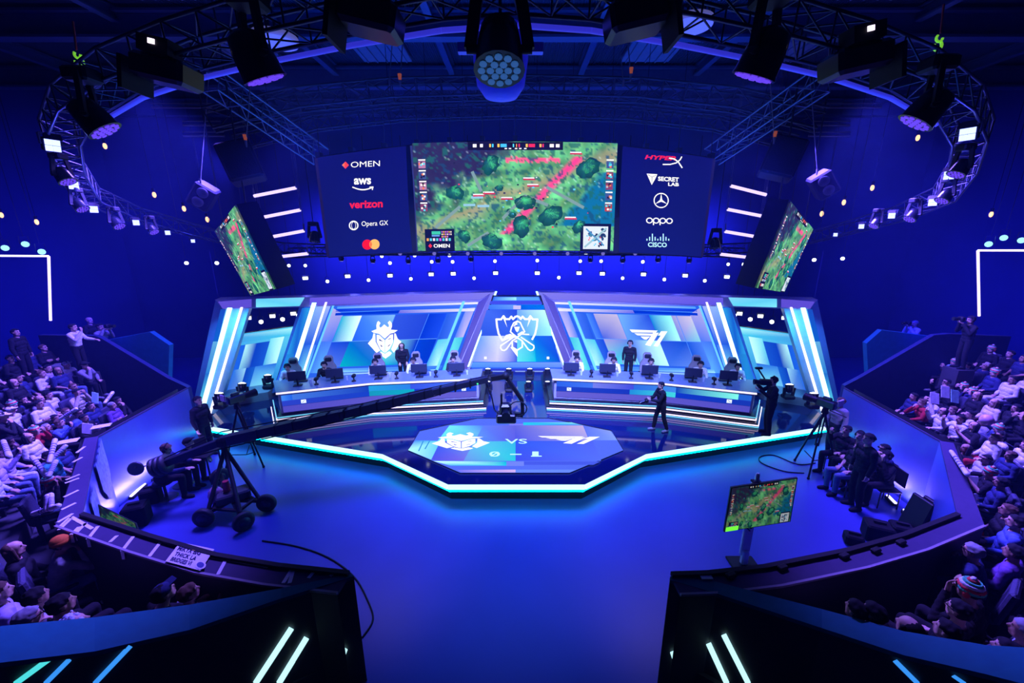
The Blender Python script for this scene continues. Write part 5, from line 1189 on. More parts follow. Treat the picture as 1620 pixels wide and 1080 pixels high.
# head pixel, pose, shirt, trousers, hair, hat, skin
AL = [(18,562,'lap','black','black','black',None,0),(31,557,'lap','navy','black','black',None,1),(50,552,'crossed','black','grey','brown',None,0),(70,581,'lap','lilac','black','black',None,0),(84,581,'tee','navy','denim','black','longhair',1),
 (101,574,'crossed','white','black','black','cap:white',0),(132,573,'chin','grey','black','black','cap:black',0),(1,575,'lap','white','black','brown',None,0),(20,596,'lap','navy','black','black',None,1),(37,598,'lap','black','black','black','longhair',0),(50,590,'crossed','white','pale','brown',None,0),
 (2,606,'lap','black','black','brown','longhair',0),(129,608,'tee','navy','denim','brown','glasses',0),(146,610,'hands_up','cream','black','black',None,1),(111,617,'lap','white','black','black',None,0),(78,628,'lap','grey','denim','brown','longhair',0),(95,630,'crossed','white','black','black',None,1),(210,629,'chin','black','black','black',None,0),
 (44,643,'lap','pale','black','brown','cap:white',0),(59,634,'lap','black','black','black','knit',0),(16,652,'chin','black','black','black','cap:cream',0),(151,650,'tee','blue','black','black','glasses',1),(165,641,'tee','navy','navy','black',None,0),(176,635,'tee','black','denim','brown',None,0),(186,636,'crossed','purple','black','grey',None,0),
 (112,665,'phone','blue','black','brown',None,0),(124,661,'lap','black','black','black',None,1),(1,661,'lap','purple','black','black',None,0),(87,687,'lap','white','black','black','longhair',0),(59,685,'hands_up','red','black','black','knit',1),(23,706,'phone','lilac','pale','black',None,0),(8,687,'chin','black','grey','black',None,2),
 (56,707,'tee','navy','denim','black',None,1),(44,726,'tee','teal','black','black',None,1),(25,768,'hands_up','black','denim','black','knit',1),(5,735,'lap','pale','denim','brown',None,0),(70,668,'forward','grey','denim','grey',None,0),(30,668,'lap','blue','black','black',None,1),(3,632,'lap','navy','black','black',None,0),(64,604,'lap','black','grey','black',None,1),(8,716,'lap','lilac','denim','black','longhair',0),
 (15,860,'lap','black','black','brown','longhair',0),(82,846,'chin','grey','denim','orange','beanie:orange',1),(88,912,'crossed','pale','black','black',None,1),(128,930,'lap','black','black','black',None,1),(28,960,'chin','white','navy','grey','glasses',0),(97,978,'lap','navy','black','pale','wig',0),(2,925,'lap','lilac','black','brown',None,0),(214,945,'forward','black','black','navy','cap:navy',0),(268,955,'clap','white','denim','brown',None,0)]
AR = [(1504,550,'phone','navy','black','brown',None,0),(1508,568,'clap','light_blue','black','black','knit',0),(1535,574,'chin','lilac','pale','black',None,1),(1559,576,'lap','navy','black','cream','wig',0),(1573,549,'lap','black','black','black','knit',0),(1587,548,'crossed','white','black','black',None,1),(1604,554,'lap','black','black','black',None,0),(1614,563,'tee','navy','black','black',None,1),
 (1574,587,'lap','navy','black','black','knit',0),(1593,592,'lap','white','white','black',None,1),(1613,594,'crossed','white','pale','black',None,0),(1611,574,'chin','grey','black','brown',None,0),(1469,609,'hands_up','black','black','black',None,1),(1486,602,'phone','black','black','black','glasses',0),(1496,604,'hands_up','black','black','black','knit',0),(1506,607,'hands_up','navy','black','black','knit',0),
 (1526,618,'lap','black','black','brown','longhair',0),(1532,624,'lap','cream','black','brown','longhair',0),(1419,623,'lap','navy','black','black',None,0),(1428,626,'chin','red','black','brown',None,0),(1442,626,'hands_up','white','black','black',None,0),(1461,646,'phone','white','black','black','longhair',0),(1473,646,'clap','lilac','black','brown',None,0),(1481,654,'phone','white','black','black',None,1),
 (1498,667,'clap','black','black','black','longhair',0),(1511,670,'crossed','navy','black','black','knit',0),(1533,678,'lap','white','navy','black','headset',1),(1596,654,'hands_up','black','black','black','longhair',1),(1614,661,'lap','black','black','black','longhair',0),(1617,687,'forward','grey','black','black','cap:lilac',1),(1539,662,'lap','grey','black','black',None,0),
 (1567,708,'clap','black','black','black','longhair',1),(1582,716,'crossed','pale','black','black','glasses',0),(1602,701,'lap','white','denim','brown',None,0),(1614,712,'lap','lilac','black','brown',None,1),(1596,750,'clap','black','navy','black','knit',0),(1589,697,'lap','white','red','brown',None,0),(1534,702,'clap','red','black','black',None,0),(1550,648,'lap','white','black','black',None,0),(1560,690,'lap','navy','black','brown',None,1),(1578,640,'lap','black','denim','black',None,1),(1612,760,'lap','navy','denim','black',None,1),(1590,800,'tee','black','red','brown',None,1),(1614,820,'lap','blue','black','black',None,0),
 (1590,887,'chin','navy','black','grey','glasses',0),(1488,935,'lap','black','black','black','glasses',0),(1533,927,'hands_up','black','black','black','knit',1),(1423,970,'lap','navy','white','black','longhair',0),(1593,970,'wide','pale','black','grey',None,1),(1408,972,'lap','black','black','black',None,1),(1392,958,'lap','white','black','black',None,1),(1613,870,'lap','purple','black','black',None,1),(1560,975,'lap','navy','denim','black',None,0),(1465,985,'crossed','grey','black','black',None,0)]
CN = dict(pale='pale blue', light_blue='light blue')
ORD = ['first', 'second', 'third', 'fourth', 'fifth', 'sixth', 'seventh', 'eighth', 'ninth', 'tenth', 'eleventh', 'twelfth', 'thirteenth', 'fourteenth', 'fifteenth', 'sixteenth', 'seventeenth', 'eighteenth', 'nineteenth', 'twentieth']+['twenty-'+q for q in ('first', 'second', 'third', 'fourth', 'fifth', 'sixth', 'seventh', 'eighth', 'ninth')]+['thirtieth']+['thirty-'+q for q in ('first', 'second', 'third', 'fourth', 'fifth', 'sixth', 'seventh', 'eighth', 'ninth')]
def hsc(y): return .79+.21*max(0, min(1, (y-680)/170))
def hitrow(s, x, y, extra=0.0, hs=1.0):
    """where the sight line through a head meets the raked plane of heads: row number, place on that row"""
    d = ray(x, y); best = None; t_ = 2.0
    while t_ < 30:
        P = CAMP+d*t_; ds = bdist(s, P); zh = tier_z(0)+1.26*hs+extra+.48*(ds-.62)
        if ds > .3 and P.z <= zh: break
        t_ += .02
    ds = max(.6, bdist(s, P)); k = max(0, min(10, round((ds-.62)/.75))); want = .62+.75*k
    # follow the ray to the row's own head height
    zr = tier_z(k)+1.26*hs+extra; t_ = (zr-HC)/d.z; P = CAMP+d*t_
    L = main3(s); sg = max(range(3), key=lambda j: (V((P.x, P.y, 0))-L[j]).dot(outn(s, L[j], L[j+1])))
    n = outn(s, L[sg], L[sg+1]); cur = (V((P.x, P.y, 0))-L[sg]).dot(n); Q = V((P.x, P.y, 0))+n*(want-cur)*.75
    return k, sg, Q, tier_z(k), n
placed = {-1: [], 1: []}
for s, LST in ((-1, AL), (1, AR)):
    for e in LST:
        k, sg, Q, z, n = hitrow(s, e[0], e[1], 0, hsc(e[1]))
        for it in range(6):   # neighbours keep their elbow room
            for (k2, Q2) in [(a[0], a[2]) for a in placed[s]]:
                dd = Q-Q2
                if dd.length < .40: Q = Q2+(dd.normalized() if dd.length > .01 else V((0, 1, 0)))*.41
        a_, b_ = VW[s]; dv = V((b_.x-a_.x, b_.y-a_.y, 0)).normalized(); wn = V((-dv.y, dv.x, 0)); wn = wn if wn.y > 0 else -wn
        wd_ = (Q-V((a_.x, a_.y, 0))).dot(wn)
        if wd_ < .38: Q = Q+wn*(.38-wd_)
        placed[s].append([k, sg, Q, z, n, e])
    cnt = {}
    nm = 'left' if s < 0 else 'right'
    for a in sorted(placed[s], key=lambda a: (a[0], -a[2].y)):
        k, sg, Q, z, n, e = a; cnt[k] = cnt.get(k, 0)+1
        x, y, pose, sh_, tr_, ha, hat, sk = e; hc = None
        if hat and ':' in hat: hat, hc = hat.split(':')
        aim = (V((0, 12, 0))-Q); aim.z = 0; aim = (aim.normalized()+(-n)*.5).normalized(); aim = Matrix.Rotation(R(rnd.uniform(-8, 8)), 3, 'Z') @ aim
        gar = {'hands_up': 'with raised hands', 'clap': 'clapping', 'chin': 'hand at chin', 'phone': 'one hand raised', 'forward': 'leaning forward', 'crossed': 'arms crossed', 'lap': 'hands in lap', 'tee': 'sitting back', 'wide': 'sitting broad'}[pose]
        look = {'knit': 'striped knitted hat', 'cap': (hc or '')+' cap', 'beanie': 'orange beanie', 'longhair': 'long %s hair' % ha, 'glasses': 'glasses', 'headset': 'headset', 'wig': 'pale curly hair', None: '%s hair' % ha}[hat]
        lab = 'person, %s top, %s, %s, %s stand row %s, %s from stage' % (CN.get(sh_, sh_), look, gar, nm, ORD[k], ORD[cnt[k]-1])
        sc_ = hsc(y)*rnd.uniform(.97, 1.03)
        hn = {'pale': 'pale', 'orange': 'black'}.get(ha, ha)
        person((Q.x, Q.y, z), aim, pose, lab, sh_, tr_, {'orange': 'black', 'navy': 'black'}.get(ha, ha), hat, hc, sk, sc_, 'audience of the %s stand' % nm, shoes=rnd.choice(['black', 'white', 'grey']))
        back = math.atan2(aim.y, aim.x)-math.pi/2
        seat((Q.x, Q.y, z), back, 'dark folding seat under the %s person of row %s, %s stand' % (ORD[cnt[k]-1], ORD[k], nm), 'occupied dark seats of the %s stand' % nm, sc_)
    # empty seats filling the rows
    L = main3(s)
# standing visitors at the back of both stands
def stander(s, x, y, pose, label, D, **kw):
    P = py(x, y, D); f = V((0, 12, 0))-V((P.x, P.y, 0))
    return person((P.x, P.y, P.z-1.62*.8), f, pose, label, scale=.8, **kw)
for s, x, y, pose, lab, D, kw in ((-1, 112, 517, 'stand_film', 'standing person in white jacket filming with a phone by the sloping wall', 10.3, dict(shirt='white', trousers='black', hair='black')),
    (-1, 23, 525, 'stand', 'standing bearded person in black vest with white sleeves at the far left', 9.9, dict(shirt='black', trousers='black', hair='black')),
    (-1, 140, 506, 'stand', 'dark-clothed person standing behind the one in the white jacket', 11.3, dict(shirt='black', trousers='black', hair=None)),
    (-1, 155, 516, 'stand_camera', 'grey-clothed person photographing over the sloping left wall', 11.2, dict(shirt='grey', trousers='black', hair='black')),
    (1, 1540, 505, 'stand_camera', 'standing photographer in black aiming a camera, high in the right stand', 10.0, dict(shirt='black', trousers='black', hair='black', extra='headset')),
    (1, 1450, 511, 'stand_camera', 'pale-shirted camera operator behind the right parapet', 12.2, dict(shirt='pale', trousers='black', hair='grey'))):
    t = stander(s, x, y, pose, lab, D, **kw)
    # a platform under the feet where the rows end
    if D:
        loc = t.location; b = MB().box((loc.x, loc.y, loc.z/2), (.42, .40, loc.z)); tag(b.build('standing_platform', TIER), 'small dark platform under the %s' % ' '.join(lab.split(',')[0].replace('person', 'visitor').split()[:9]), 'platform')
def held(name, label, cat, t, fn, m_):
    b = MB(); fn(b, t); o = b.build(name, m_); return tag(o, label, cat)
def facing(t): a = t.rotation_euler.z; return V((-math.sin(a), math.cos(a), 0)), V((math.cos(a), math.sin(a), 0))
for s, x, y, D, lab in ((1, 1540, 505, 10.0, 'camera with flash held up by the right stand photographer'), (1, 1450, 511, 12.2, 'camera on a pole in front of the pale-shirted operator'), (-1, 155, 516, 11.2, 'small camera held by the grey-clothed person')):
    P = py(x, y, D)
    f = (V((0, 12, 0))-V((P.x, P.y, 0))).normalized(); c0 = P+f*.26
    t = thing('camera', c0, lab, 'camera'); M = basis(f); MB().bbox(c0, (.16, .12, .10), .02, 0, M).build('camera_body', BLK, t, True); MB().lathe([(.04, 0), (.045, .14)], c0+f*.04, 14, 0, M).build('lens', GLB, t, True)

# ------------------------------------------------------------------ players and everything on the desks
KS = .87
def desk_pt(s, x, y, d):   # place on a line parallel to the desk front, in the sight line of column x
    off = DK[s](d); P = None
    for p, q in zip(off, off[1:]):
        dd = (q-p).normalized(); n = V((-dd.y, dd.x, 0)); X_ = ppl(x, y, p, n); u = (V((X_.x, X_.y, 0))-p).dot(dd)/(q-p).length
        if P is None or (-.02 <= u <= 1.02): P = V((X_.x, X_.y, 0)); ang = dd
    return P, ang
monm = mat('monitor_back', (.02, .025, .05), .4)
def monitor_at(s, x, k, nm):
    P, dd = desk_pt(s, x, 600, .55); n = V((dd.y, -dd.x, 0))
    if n.y > 0: n = -n
    t = thing('monitor', V((P.x, P.y, 1.5)), 'black monitor back on the %s desk, %s from the stage middle' % (nm, ORD[k]), 'monitor', 'player monitors'); M = Matrix((V((-n.y, n.x, 0)), -n, V((0, 0, 1)))).transposed()
    c0 = V((P.x, P.y, 1.5)); MB().bbox(c0+V((0, 0, .30)), (.50, .035, .29), .012, 0, M).build('screen_back', monm, t, True)
    MB().bbox(c0+V((0, 0, .30))+M @ V((0, .022, 0)), (.48, .006, .27), .003, 0, M).build('panel', glow('monitor_picture', (.3, .4, .9), 1.0), t, True)
    MB().bbox(c0+V((0, 0, .012)), (.24, .18, .022), .008, 0, M).beam(c0+V((0, 0, .02)), c0+V((0, 0, .22)), .05, .03).build('stand', BLK, t, True)
    kb = c0+M @ V((0, .36, .018)); b = MB().bbox(kb, (.38, .13, .022), .008, 0, M)
    tag(b.build('keyboard', BLK), 'black keyboard behind the %s monitor of the %s desk' % (ORD[k], nm), 'keyboard', 'player keyboards')
    b = MB().lathe([(.028, 0), (.034, .11), (.033, .13)], c0+M @ V((.33, .1, 0)), 12)
    tag(b.build('cup', mat('clear_cup', (.5, .6, .75), .2)), 'pale drinking cup beside the %s monitor of the %s desk' % (ORD[k], nm), 'cup', 'cups on the players\' desks')
chm = mat('chair_grey', (.24, .22, .24), .6)
def gaming_chair(P, aim, lab):
    t = thing('gaming_chair', P, lab, 'chair', 'gaming chairs', math.atan2(aim.y, aim.x)-math.pi/2); t.scale = (KS,)*3
    MB().bbox((0, .02, .46), (.50, .50, .10), .04).build('seat', BLK, t)
    b = MB(); M = Matrix.Rotation(R(8), 3, 'X'); prof = [(-.24, .48), (-.28, .75), (-.25, .98), (-.16, 1.12), (-.16, 1.30), (-.10, 1.38), (.10, 1.38), (.16, 1.30), (.16, 1.12), (.25, .98), (.28, .75), (.24, .48)]
    b.prism([V((x, -.26-(z-.48)*.16, z)) for x, z in prof], (0, .09, 0)); b.build('backrest', chm, t)
    b = MB().bbox((0, -.30, 1.24), (.24, .10, .16), .03); b.build('head_cushion', BLK, t)
    for s_ in (-1, 1): MB().bbox((s_*.31, .02, .68), (.08, .26, .04), .015).beam((s_*.31, .0, .5), (s_*.31, .0, .67), .04, .04).build('armrest', BLK, t)
    b = MB().tube((0, 0, .12), (0, 0, .42), .03)
    for i in range(5): a = R(72*i); b.beam((0, 0, .10), (.28*math.cos(a), .28*math.sin(a), .07), .05, .035); b.sphere((.28*math.cos(a), .28*math.sin(a), .04), .035, 8)
    b.build('base', BLK, t)
HL = [(720, 576), (658, 579), (598, 582), (519, 588), (462, 591)]; ML = [723, 664, 599, 530, 470]
HRr = [(910, 575), (967, 580), (1025, 580), (1103, 583), (1160, 593)]; MR = [903, 960, 1027, 1096, 1152]
for s, heads, mons, nm in ((-1, HL, ML, 'left'), (1, HRr, MR, 'right')):
    for k, ((x, y), mxp) in enumerate(zip(heads, mons)):
        monitor_at(s, mxp, k, nm); P, dd = desk_pt(s, x, y, 1.42); aim = V((-P.x*.10, -1, 0)).normalized() if s < 0 else V((-P.x*.10, -1, 0)).normalized()
        n = V((dd.y, -dd.x, 0)); n = n if n.y < 0 else -n
        person((P.x+.05*(1 if s > 0 else -1), P.y, .84), n, 'gamer', 'player in %s jersey and headset, %s desk, %s from the middle' % ('black' if (s < 0 and k in (0, 3)) else 'white', nm, ORD[k]), 'black' if (s < 0 and k in (0, 3)) else 'white', 'black', 'black', None, None, 0 if k != 1 else 1, KS, 'seated players', extra='headset')
        gaming_chair(V((P.x+.03*(1 if s > 0 else -1), P.y+.03, .80)), n, 'grey-backed gaming chair of the %s player from the middle, %s desk' % (ORD[k], nm))
for s, x, y, pose, lab in ((-1, 636, 563, 'stand_lean', 'referee in dark clothes standing with bowed head behind the left desk'), (1, 995, 568, 'stand', 'referee in black standing upright behind the right desk')):
    P = py(x, y+3, 14.2 if s < 0 else 14.4); person((P.x, P.y, .5), (0-P.x*.1, -1, 0), pose, lab, 'black', 'black', 'black', 'longhair' if s < 0 else None, None, 0, .92, extra='headset')
for s, xs_, nm in ((-1, (690, 628, 560, 500), 'left'), (1, (935, 998, 1062, 1130), 'right')):
    for x in xs_:
        P, dd = desk_pt(s, x, 603, .50); t = thing('desk_camera', V((P.x, P.y, 1.5)), 'small dark player camera on the %s desk between two monitors' % nm, 'camera', 'player cameras on the %s desk' % nm); c0 = V((P.x, P.y, 1.5))
        MB().lathe([(.07, 0), (.06, .02), (.02, .04), (.02, .12)], c0, 12).build('stand', BLK, t, True); MB().bbox(c0+V((0, .02, .17)), (.10, .15, .10), .02).build('camera_body', BLK, t, True)
# ------------------------------------------------------------------ people and cameras on stage
P = pz(1043, 681, .5); t = person((P.x, P.y, .5), (-1, -.15, 0), 'walk', 'photographer in black walking on the stage with a camera, in front of right desk', 'black', 'black', 'black', None, None, 0, .86, shoes='grey')
cpos = V((P.x-.46, P.y-.07, .5+1.10*.86)); t = thing('camera', cpos, 'camera with long lens held by the walking stage photographer', 'camera'); M = basis((-1, -.1, -.35)); MB().bbox(cpos, (.12, .10, .09), .02, 0, M).build('camera_body', BLK, t, True); MB().lathe([(.035, 0), (.045, .2)], cpos, 14, 0, M).build('lens', GLB, t, True)
P = pz(1212, 686, .5); person((P.x, P.y, .5), (-1, .25, 0), 'shoulder_cam', 'camera operator in black at the right end of the right desk', 'black', 'black', 'black', 'headset', None, 0, .98)
c0 = V((P.x-.30, P.y+.08, .5+1.50)); t = thing('shoulder_camera', c0, 'black shoulder television camera carried beside the right desk', 'camera'); M = basis((-1, .2, 0))
MB().bbox(c0+V((.1, 0, 0)), (.17, .15, .32), .03, 0, M).build('camera_body', BLK, t, True); MB().lathe([(.06, 0), (.075, .16)], c0-V((.05, 0, 0)), 16, 0, M).build('lens', GLB, t, True); MB().tube(c0+V((.05, 0, .1)), c0+V((-.15, 0, .36)), .02).bbox(c0+V((-.15, 0, .4)), (.2, .08, .06), .02).build('microphone', BLK, t, True)
# ------------------------------------------------------------------ camera crane
base = pz(372, 806, 0); piv = V((-6.55, 8.15, 1.42)); tip = py(783, 597, 9.6); rear = py(247, 738, 7.75)
t = thing('camera_crane', V((base.x, base.y, 0)), 'long black camera crane arm on a wheeled tripod cart reaching over the stage', 'camera crane')
ctr = V((piv.x+.25, piv.y-.55, 0)); ctr = V((piv.x, piv.y-.25, 0))
wp = [pz(325, 832, 0), pz(388, 838, 0), pz(424, 808, 0), pz(350, 765, 0)]; wp = [V((p.x, p.y, 0)) for p in wp]
cc = sum(wp, V())/4
b = MB()
for p in wp: b.beam(V((cc.x, cc.y, .30)), V((p.x, p.y, .27)), .09, .07)
for p, q in zip(wp, wp[1:]+wp[:1]): b.beam(V((p.x, p.y, .3)).lerp(V((cc.x, cc.y, .3)), .35), V((q.x, q.y, .3)).lerp(V((cc.x, cc.y, .3)), .35), .05, .05)
b.build('cart_frame', BLK, t, True)
for i, p in enumerate(wp):
    d = V((.6, .8, 0)) if i % 2 else V((1, .1, 0)); b = MB(); sdv = d.cross(V((0, 0, 1))).normalized()
    M = basis(sdv)
    b.lathe([(.14, -.06), (.19, -.055), (.205, -.025), (.205, .025), (.19, .055), (.14, .06)], V((p.x, p.y, .205)), 22, 0, M); w1 = b.build('wheel', mat('tyre_rubber', (.02, .02, .025), .6), t, True)
    MB().lathe([(.02, -.068), (.11, -.062), (.11, .062), (.02, .068)], V((p.x, p.y, .205)), 14, 0, M).build('hub', ALD, w1, True)
b = MB()
for p in wp[:3]: b.tube(V((piv.x, piv.y, 1.22)), V((p.x, p.y, .33)).lerp(V((cc.x, cc.y, .33)), .2), .045, .04)
b.tube(V((piv.x, piv.y, 1.22)), V((wp[3].x, wp[3].y, .3)), .04, .035); b.build('column_leg', BLK, t, True)
MB().tube(V((piv.x, piv.y, 1.1)), piv+V((0, 0, .02)), .07).bbox(piv+V((0, 0, -.02)), (.22, .22, .2), .03).build('pivot_head', BLK, t, True)
bx = V((cc.x+.05, cc.y, .42)); MB().bbox(bx, (.62, .34, .2), .03, 0, Matrix.Rotation(R(35), 3, 'Z')).build('equipment_box', mat('road_case', (.05, .05, .07), .5), t, True)
MB().tube(bx+V((-.12, 0, .1)), bx+V((-.12, 0, .34)), .07, .06).build('red_bottle', mat('red_plastic', (.6, .02, .06), .4), t, True)
bb = MB().sphere(bx+V((-.36, -.02, 0)), (.16, .14, .22), 12); bb.build('cloth_bag', mat('pink_cloth', (.5, .26, .4), .8, bump=.6), t, True)
# arm in three tapering sections with a slight sag
d1 = piv.lerp(tip, .4)+V((0, 0, -.03)); d2 = piv.lerp(tip, .75)+V((0, 0, .0))
b = MB(); b.beam(rear, piv, .13, .15).beam(piv, d1, .18, .22); b.beam(d1, d2, .16, .20).beam(d2, tip-(tip-d2)*.12, .12, .14); b.build('arm', mat('crane_arm', (.018, .02, .035), .45), t, True)
b = MB(); b.path([rear+V((0, 0, .1)), piv+V((0, 0, .22)), d1+V((0, 0, .15)), d2+V((0, 0, .12)), tip+V((0, 0, .1))], .014, 6); b.path([rear, piv+V((0, -.05, -.16)), d1+V((0, -.05, -.14)), d2+V((0, -.05, -.1)), tip], .016, 6); b.build('tension_cable', BLK, t, True)
for k in range(14): p = piv.lerp(tip, .12+.06*k); MB().box(p, (.03, .19, .21)).build('arm_clamp', BLK, t, True)
for k in range(3): w_ = MB().lathe([(.06, -.04), (.21, -.035), (.21, .035), (.06, .04)], rear+(piv-rear).normalized()*(.1*k)+V((-.02, 0, -.02)), 24, 0, basis((piv-rear))); w_.build('counterweight', mat('iron_weight', (.05, .05, .06), .5, .5), t, True)
b = MB(); b.tube(rear+V((0, -.1, .1)), rear+V((-.1, -.35, .2)), .015); b.lathe([(.13, 0), (.15, .02), (.13, .04)], rear+V((-.12, -.3, .15)), 18, 0, basis((.3, -1, .2))); b.build('control_wheel', ALD, t, True)
# neck and remote head at the tip
n0, n1, n2 = tip, py(800, 597, 9.6)+V((0, 0, .04)), py(826, 633, 9.5); n3 = py(827, 656, 9.5); hb = py(801, 655, 9.45)
b = MB(); b.beam(tip-(tip-d2).normalized()*.1, n1, .12, .12).beam(n1, n2, .07, .09).beam(n2, n3, .07, .09); b.sphere(n1, .10, 12); b.build('neck', BLK, t, True)
b = MB().bbox(hb+V((0, 0, -.08)), (.50, .32, .24), .03).bbox(hb+V((-.02, 0, .17)), (.30, .26, .26), .05); b.lathe([(.09, 0), (.11, .25)], hb+V((0, -.1, .12)), 18, 0, basis((0, -1, -.1))); b.beam(n3, hb+V((.2, 0, 0)), .10, .10)
b.beam(hb+V((-.12, 0, .25)), hb+V((-.12, 0, .55)), .09, .05); b.build('remote_head', GLB, t, True)
b = MB(); b.path([py(770, 607, 9.6), py(778, 628, 9.5), py(782, 648, 9.5), py(792, 657, 9.4)], .018, 6)
b.path([hb+V((.3+.22*math.cos(R(a)), -.02, .16+.2*math.sin(R(a)))) for a in range(-150, 151, 25)], .014, 6); b.build('cable', BLK, t, True)
MB().sphere(piv.lerp(tip, .93)+V((0, -.09, -.03)), .02, 8).build('status_light', glow('green_led', (.05, 1, .2), 2), t, True)
# crew around the crane
def crew(x, y, D, zh, pose, face, lab, **kw):   # head centre pixel and distance
    P = py(x, y, D); return person((P.x, P.y, P.z-zh*kw.get('scale', 1)), face, pose, lab, **kw)
P = pz(318, 704, 0); person((-8.42, 9.9, 0), (1, -.1, 0), 'stand', 'bearded man in black standing beside the left barrier end', 'black', 'black', 'black', None, None, 0, 1.02)
P = py(272, 690, 8.6); person((P.x, P.y, 0), (1, .15, 0), 'forward', 'crew member in black cap bending over a small table left of crane', 'black', 'black', 'black', 'cap', 'black', 0, 1.0)
P = py(243, 705, 8.1); person((P.x, P.y, 0), (1, .3, 0), 'gamer', 'crane operator with headset behind the counterweights', 'navy', 'black', 'brown', None, None, 0, 1.04, extra='headset')
for x, y, D, lab in ((272, 690, 8.6, 'dark stool under the crew member in the black cap'), (243, 705, 8.1, 'dark stool under the crane operator')):
    P = py(x, y, D); t = thing('stool', (P.x, P.y, 0), lab, 'stool'); MB().lathe([(.19, 0), (.2, .03), (.19, .06)], (P.x, P.y, .38), 18).build('seat', BLK, t, True); MB().tube((P.x, P.y, .0), (P.x, P.y, .38), .03).lathe([(.22, 0), (.2, .02)], (P.x, P.y, 0), 16).build('pedestal', ALD, t, True)
P = py(315, 720, 8.8); t = thing('side_table', (P.x, P.y, 0), 'small dark table with control gear between crew and barrier end', 'table'); MB().bbox((P.x, P.y, .74), (.75, .5, .04), .01).build('table_top', BLK, t, True)
for i in (-1, 1):
    for j in (-1, 1): MB().tube((P.x+i*.33, P.y+j*.2, 0), (P.x+i*.33, P.y+j*.2, .72), .02).build('leg', ALD, t, True)
M = Matrix.Rotation(R(60), 3, 'Z') @ Matrix.Rotation(R(-20), 3, 'X'); t2 = thing('control_screen', (P.x, P.y, .78), 'small tilted control screen standing on the crew table', 'monitor'); MB().bbox((P.x, P.y, .95), (.42, .04, .3), .01, 0, M).build('screen_body', BLK, t2, True); MB().tube((P.x, P.y, .76), (P.x, P.y, .9), .02).build('stand', BLK, t2, True)
def tripod(x, y, zc, label, px_cam, D=None, spread=.5):
    P = pz(x, y, 0); P = V((P.x, P.y, 0)); t = thing('tripod_camera', P, label, 'camera'); top = P+V((0, 0, zc))
    for i in range(3):
        a = R(90+120*i+15); f = P+V((spread*math.cos(a), spread*math.sin(a), .03)); b = MB(); mid = top.lerp(f, .5); sdv = (f-top).cross(V((0, 0, 1))).normalized()*.03
        b.tube(top+sdv, mid+sdv, .018).tube(top-sdv, mid-sdv, .018).tube(mid+V((0, 0, .08)), f, .022).sphere(f, .035, 8); b.build('leg', BLK, t, True)
    b = MB()
    for i in range(3): a = R(90+120*i+15); b.tube(P+V((0, 0, .3)), P+V((spread*.6*math.cos(a), spread*.6*math.sin(a), .42*1.0)), .012)
    b.build('spreader', BLK, t, True)
    h = top+V((0, 0, .12)); MB().lathe([(.08, -.12), (.07, -.04), (.05, .02)], h, 14).tube(h, h+V((.3, -.3, -.1)), .012).build('pan_head', BLK, t, True)
    cb = h+V((0, 0, .13)); M = basis((-.5 if x > 810 else .5, 1, 0)); MB().bbox(cb, (.18, .20, .42), .03, 0, M).bbox(cb+V((0, 0, .13)), (.08, .08, .2), .02, 0, M).build('camera_body', GLB, t, True)
    MB().lathe([(.07, 0), (.09, .2), (.10, .3)], cb+M @ V((0, 0, .2)), 18, 0, M).build('lens', BLK, t, True)
    MB().bbox(cb-M @ V((0, 0, .28))+V((0, 0, .12)), (.2, .16, .04), .01, 0, M).build('viewfinder', mat('viewfinder_pale', (.5, .42, .55), .5), t, True); return t
tripod(1285, 745, 1.62, 'tall black tripod camera standing right of the stage near the barrier', None)
tripod(393, 735, 1.62, 'black tripod camera standing behind the crane arm left of the stage', None)
# crew seated and standing on the right
for x, y, D, zh, pose, face, lab, kw in ((1333, 628, 9.9, 1.64, 'stand', (-1, -.1, 0), 'man in dark suit and pale tie standing by the right barrier end', dict(shirt='grey', trousers='black', hair='brown')),
    (1340, 680, 9.1, 1.2, 'phone', (-1, -.2, 0), 'seated crew member looking down at a phone, farthest of the right group', dict(shirt='black', trousers='black', hair='black')),
    (1360, 688, 8.8, 1.2, 'lap', (-1, -.3, 0), 'seated crew member with headset leaning by the right barrier', dict(shirt='black', trousers='black', hair='black', extra='headset')),
    (1373, 708, 7.75, 1.64, 'stand', (-1, .1, 0), 'man in black tee standing with hands low before the right crew', dict(shirt='black', trousers='black', hair='black', shoes='black', scale=1.05)),
    (1352, 722, 8.3, 1.0, 'tee', (-1, 0, 0), 'crew member in light jeans sitting behind the standing man', dict(shirt='black', trousers='denim', hair='brown', shoes='black', scale=.98)),
    (1394, 720, 8.2, 1.2, 'lap', (-1, 0, 0), 'seated crew member with glasses right of the standing man', dict(shirt='navy', trousers='black', hair='black', extra='glasses')),
    (1410, 728, 7.9, 1.2, 'hands_up', (-1, .1, 0), 'headset-wearing crew member sitting closest to the right barrier wall', dict(shirt='black', trousers='black', hair='black', extra='headset'))):
    P = py(x, y, D); z = 0; person((P.x, P.y, 0), face, pose, lab, **kw)
    if zh < 1.5:
        tt = thing('folding_chair', (P.x, P.y, 0), 'dark chair under the %s' % lab.split(' with')[0].split(' looking')[0].split(' in light')[0].split(' sitting')[0]+', %s' % {9.1: 'farthest', 8.8: 'second farthest', 8.3: 'behind the standing man', 8.2: 'middle', 7.9: 'by the wall'}[D], 'chair', None, math.atan2(face[1], face[0])-math.pi/2)
        MB().bbox((0, 0, .42), (.44, .44, .04), .01).build('seat', BLK, tt); MB().bbox((0, -.23, .72), (.44, .03, .36), .01).build('backrest', BLK, tt)
        for i in (-1, 1):
            for j in (-1, 1): MB().tube((i*.2, j*.2, .0), (i*.2, j*.2, .41), .014).build('leg', ALD, tt)
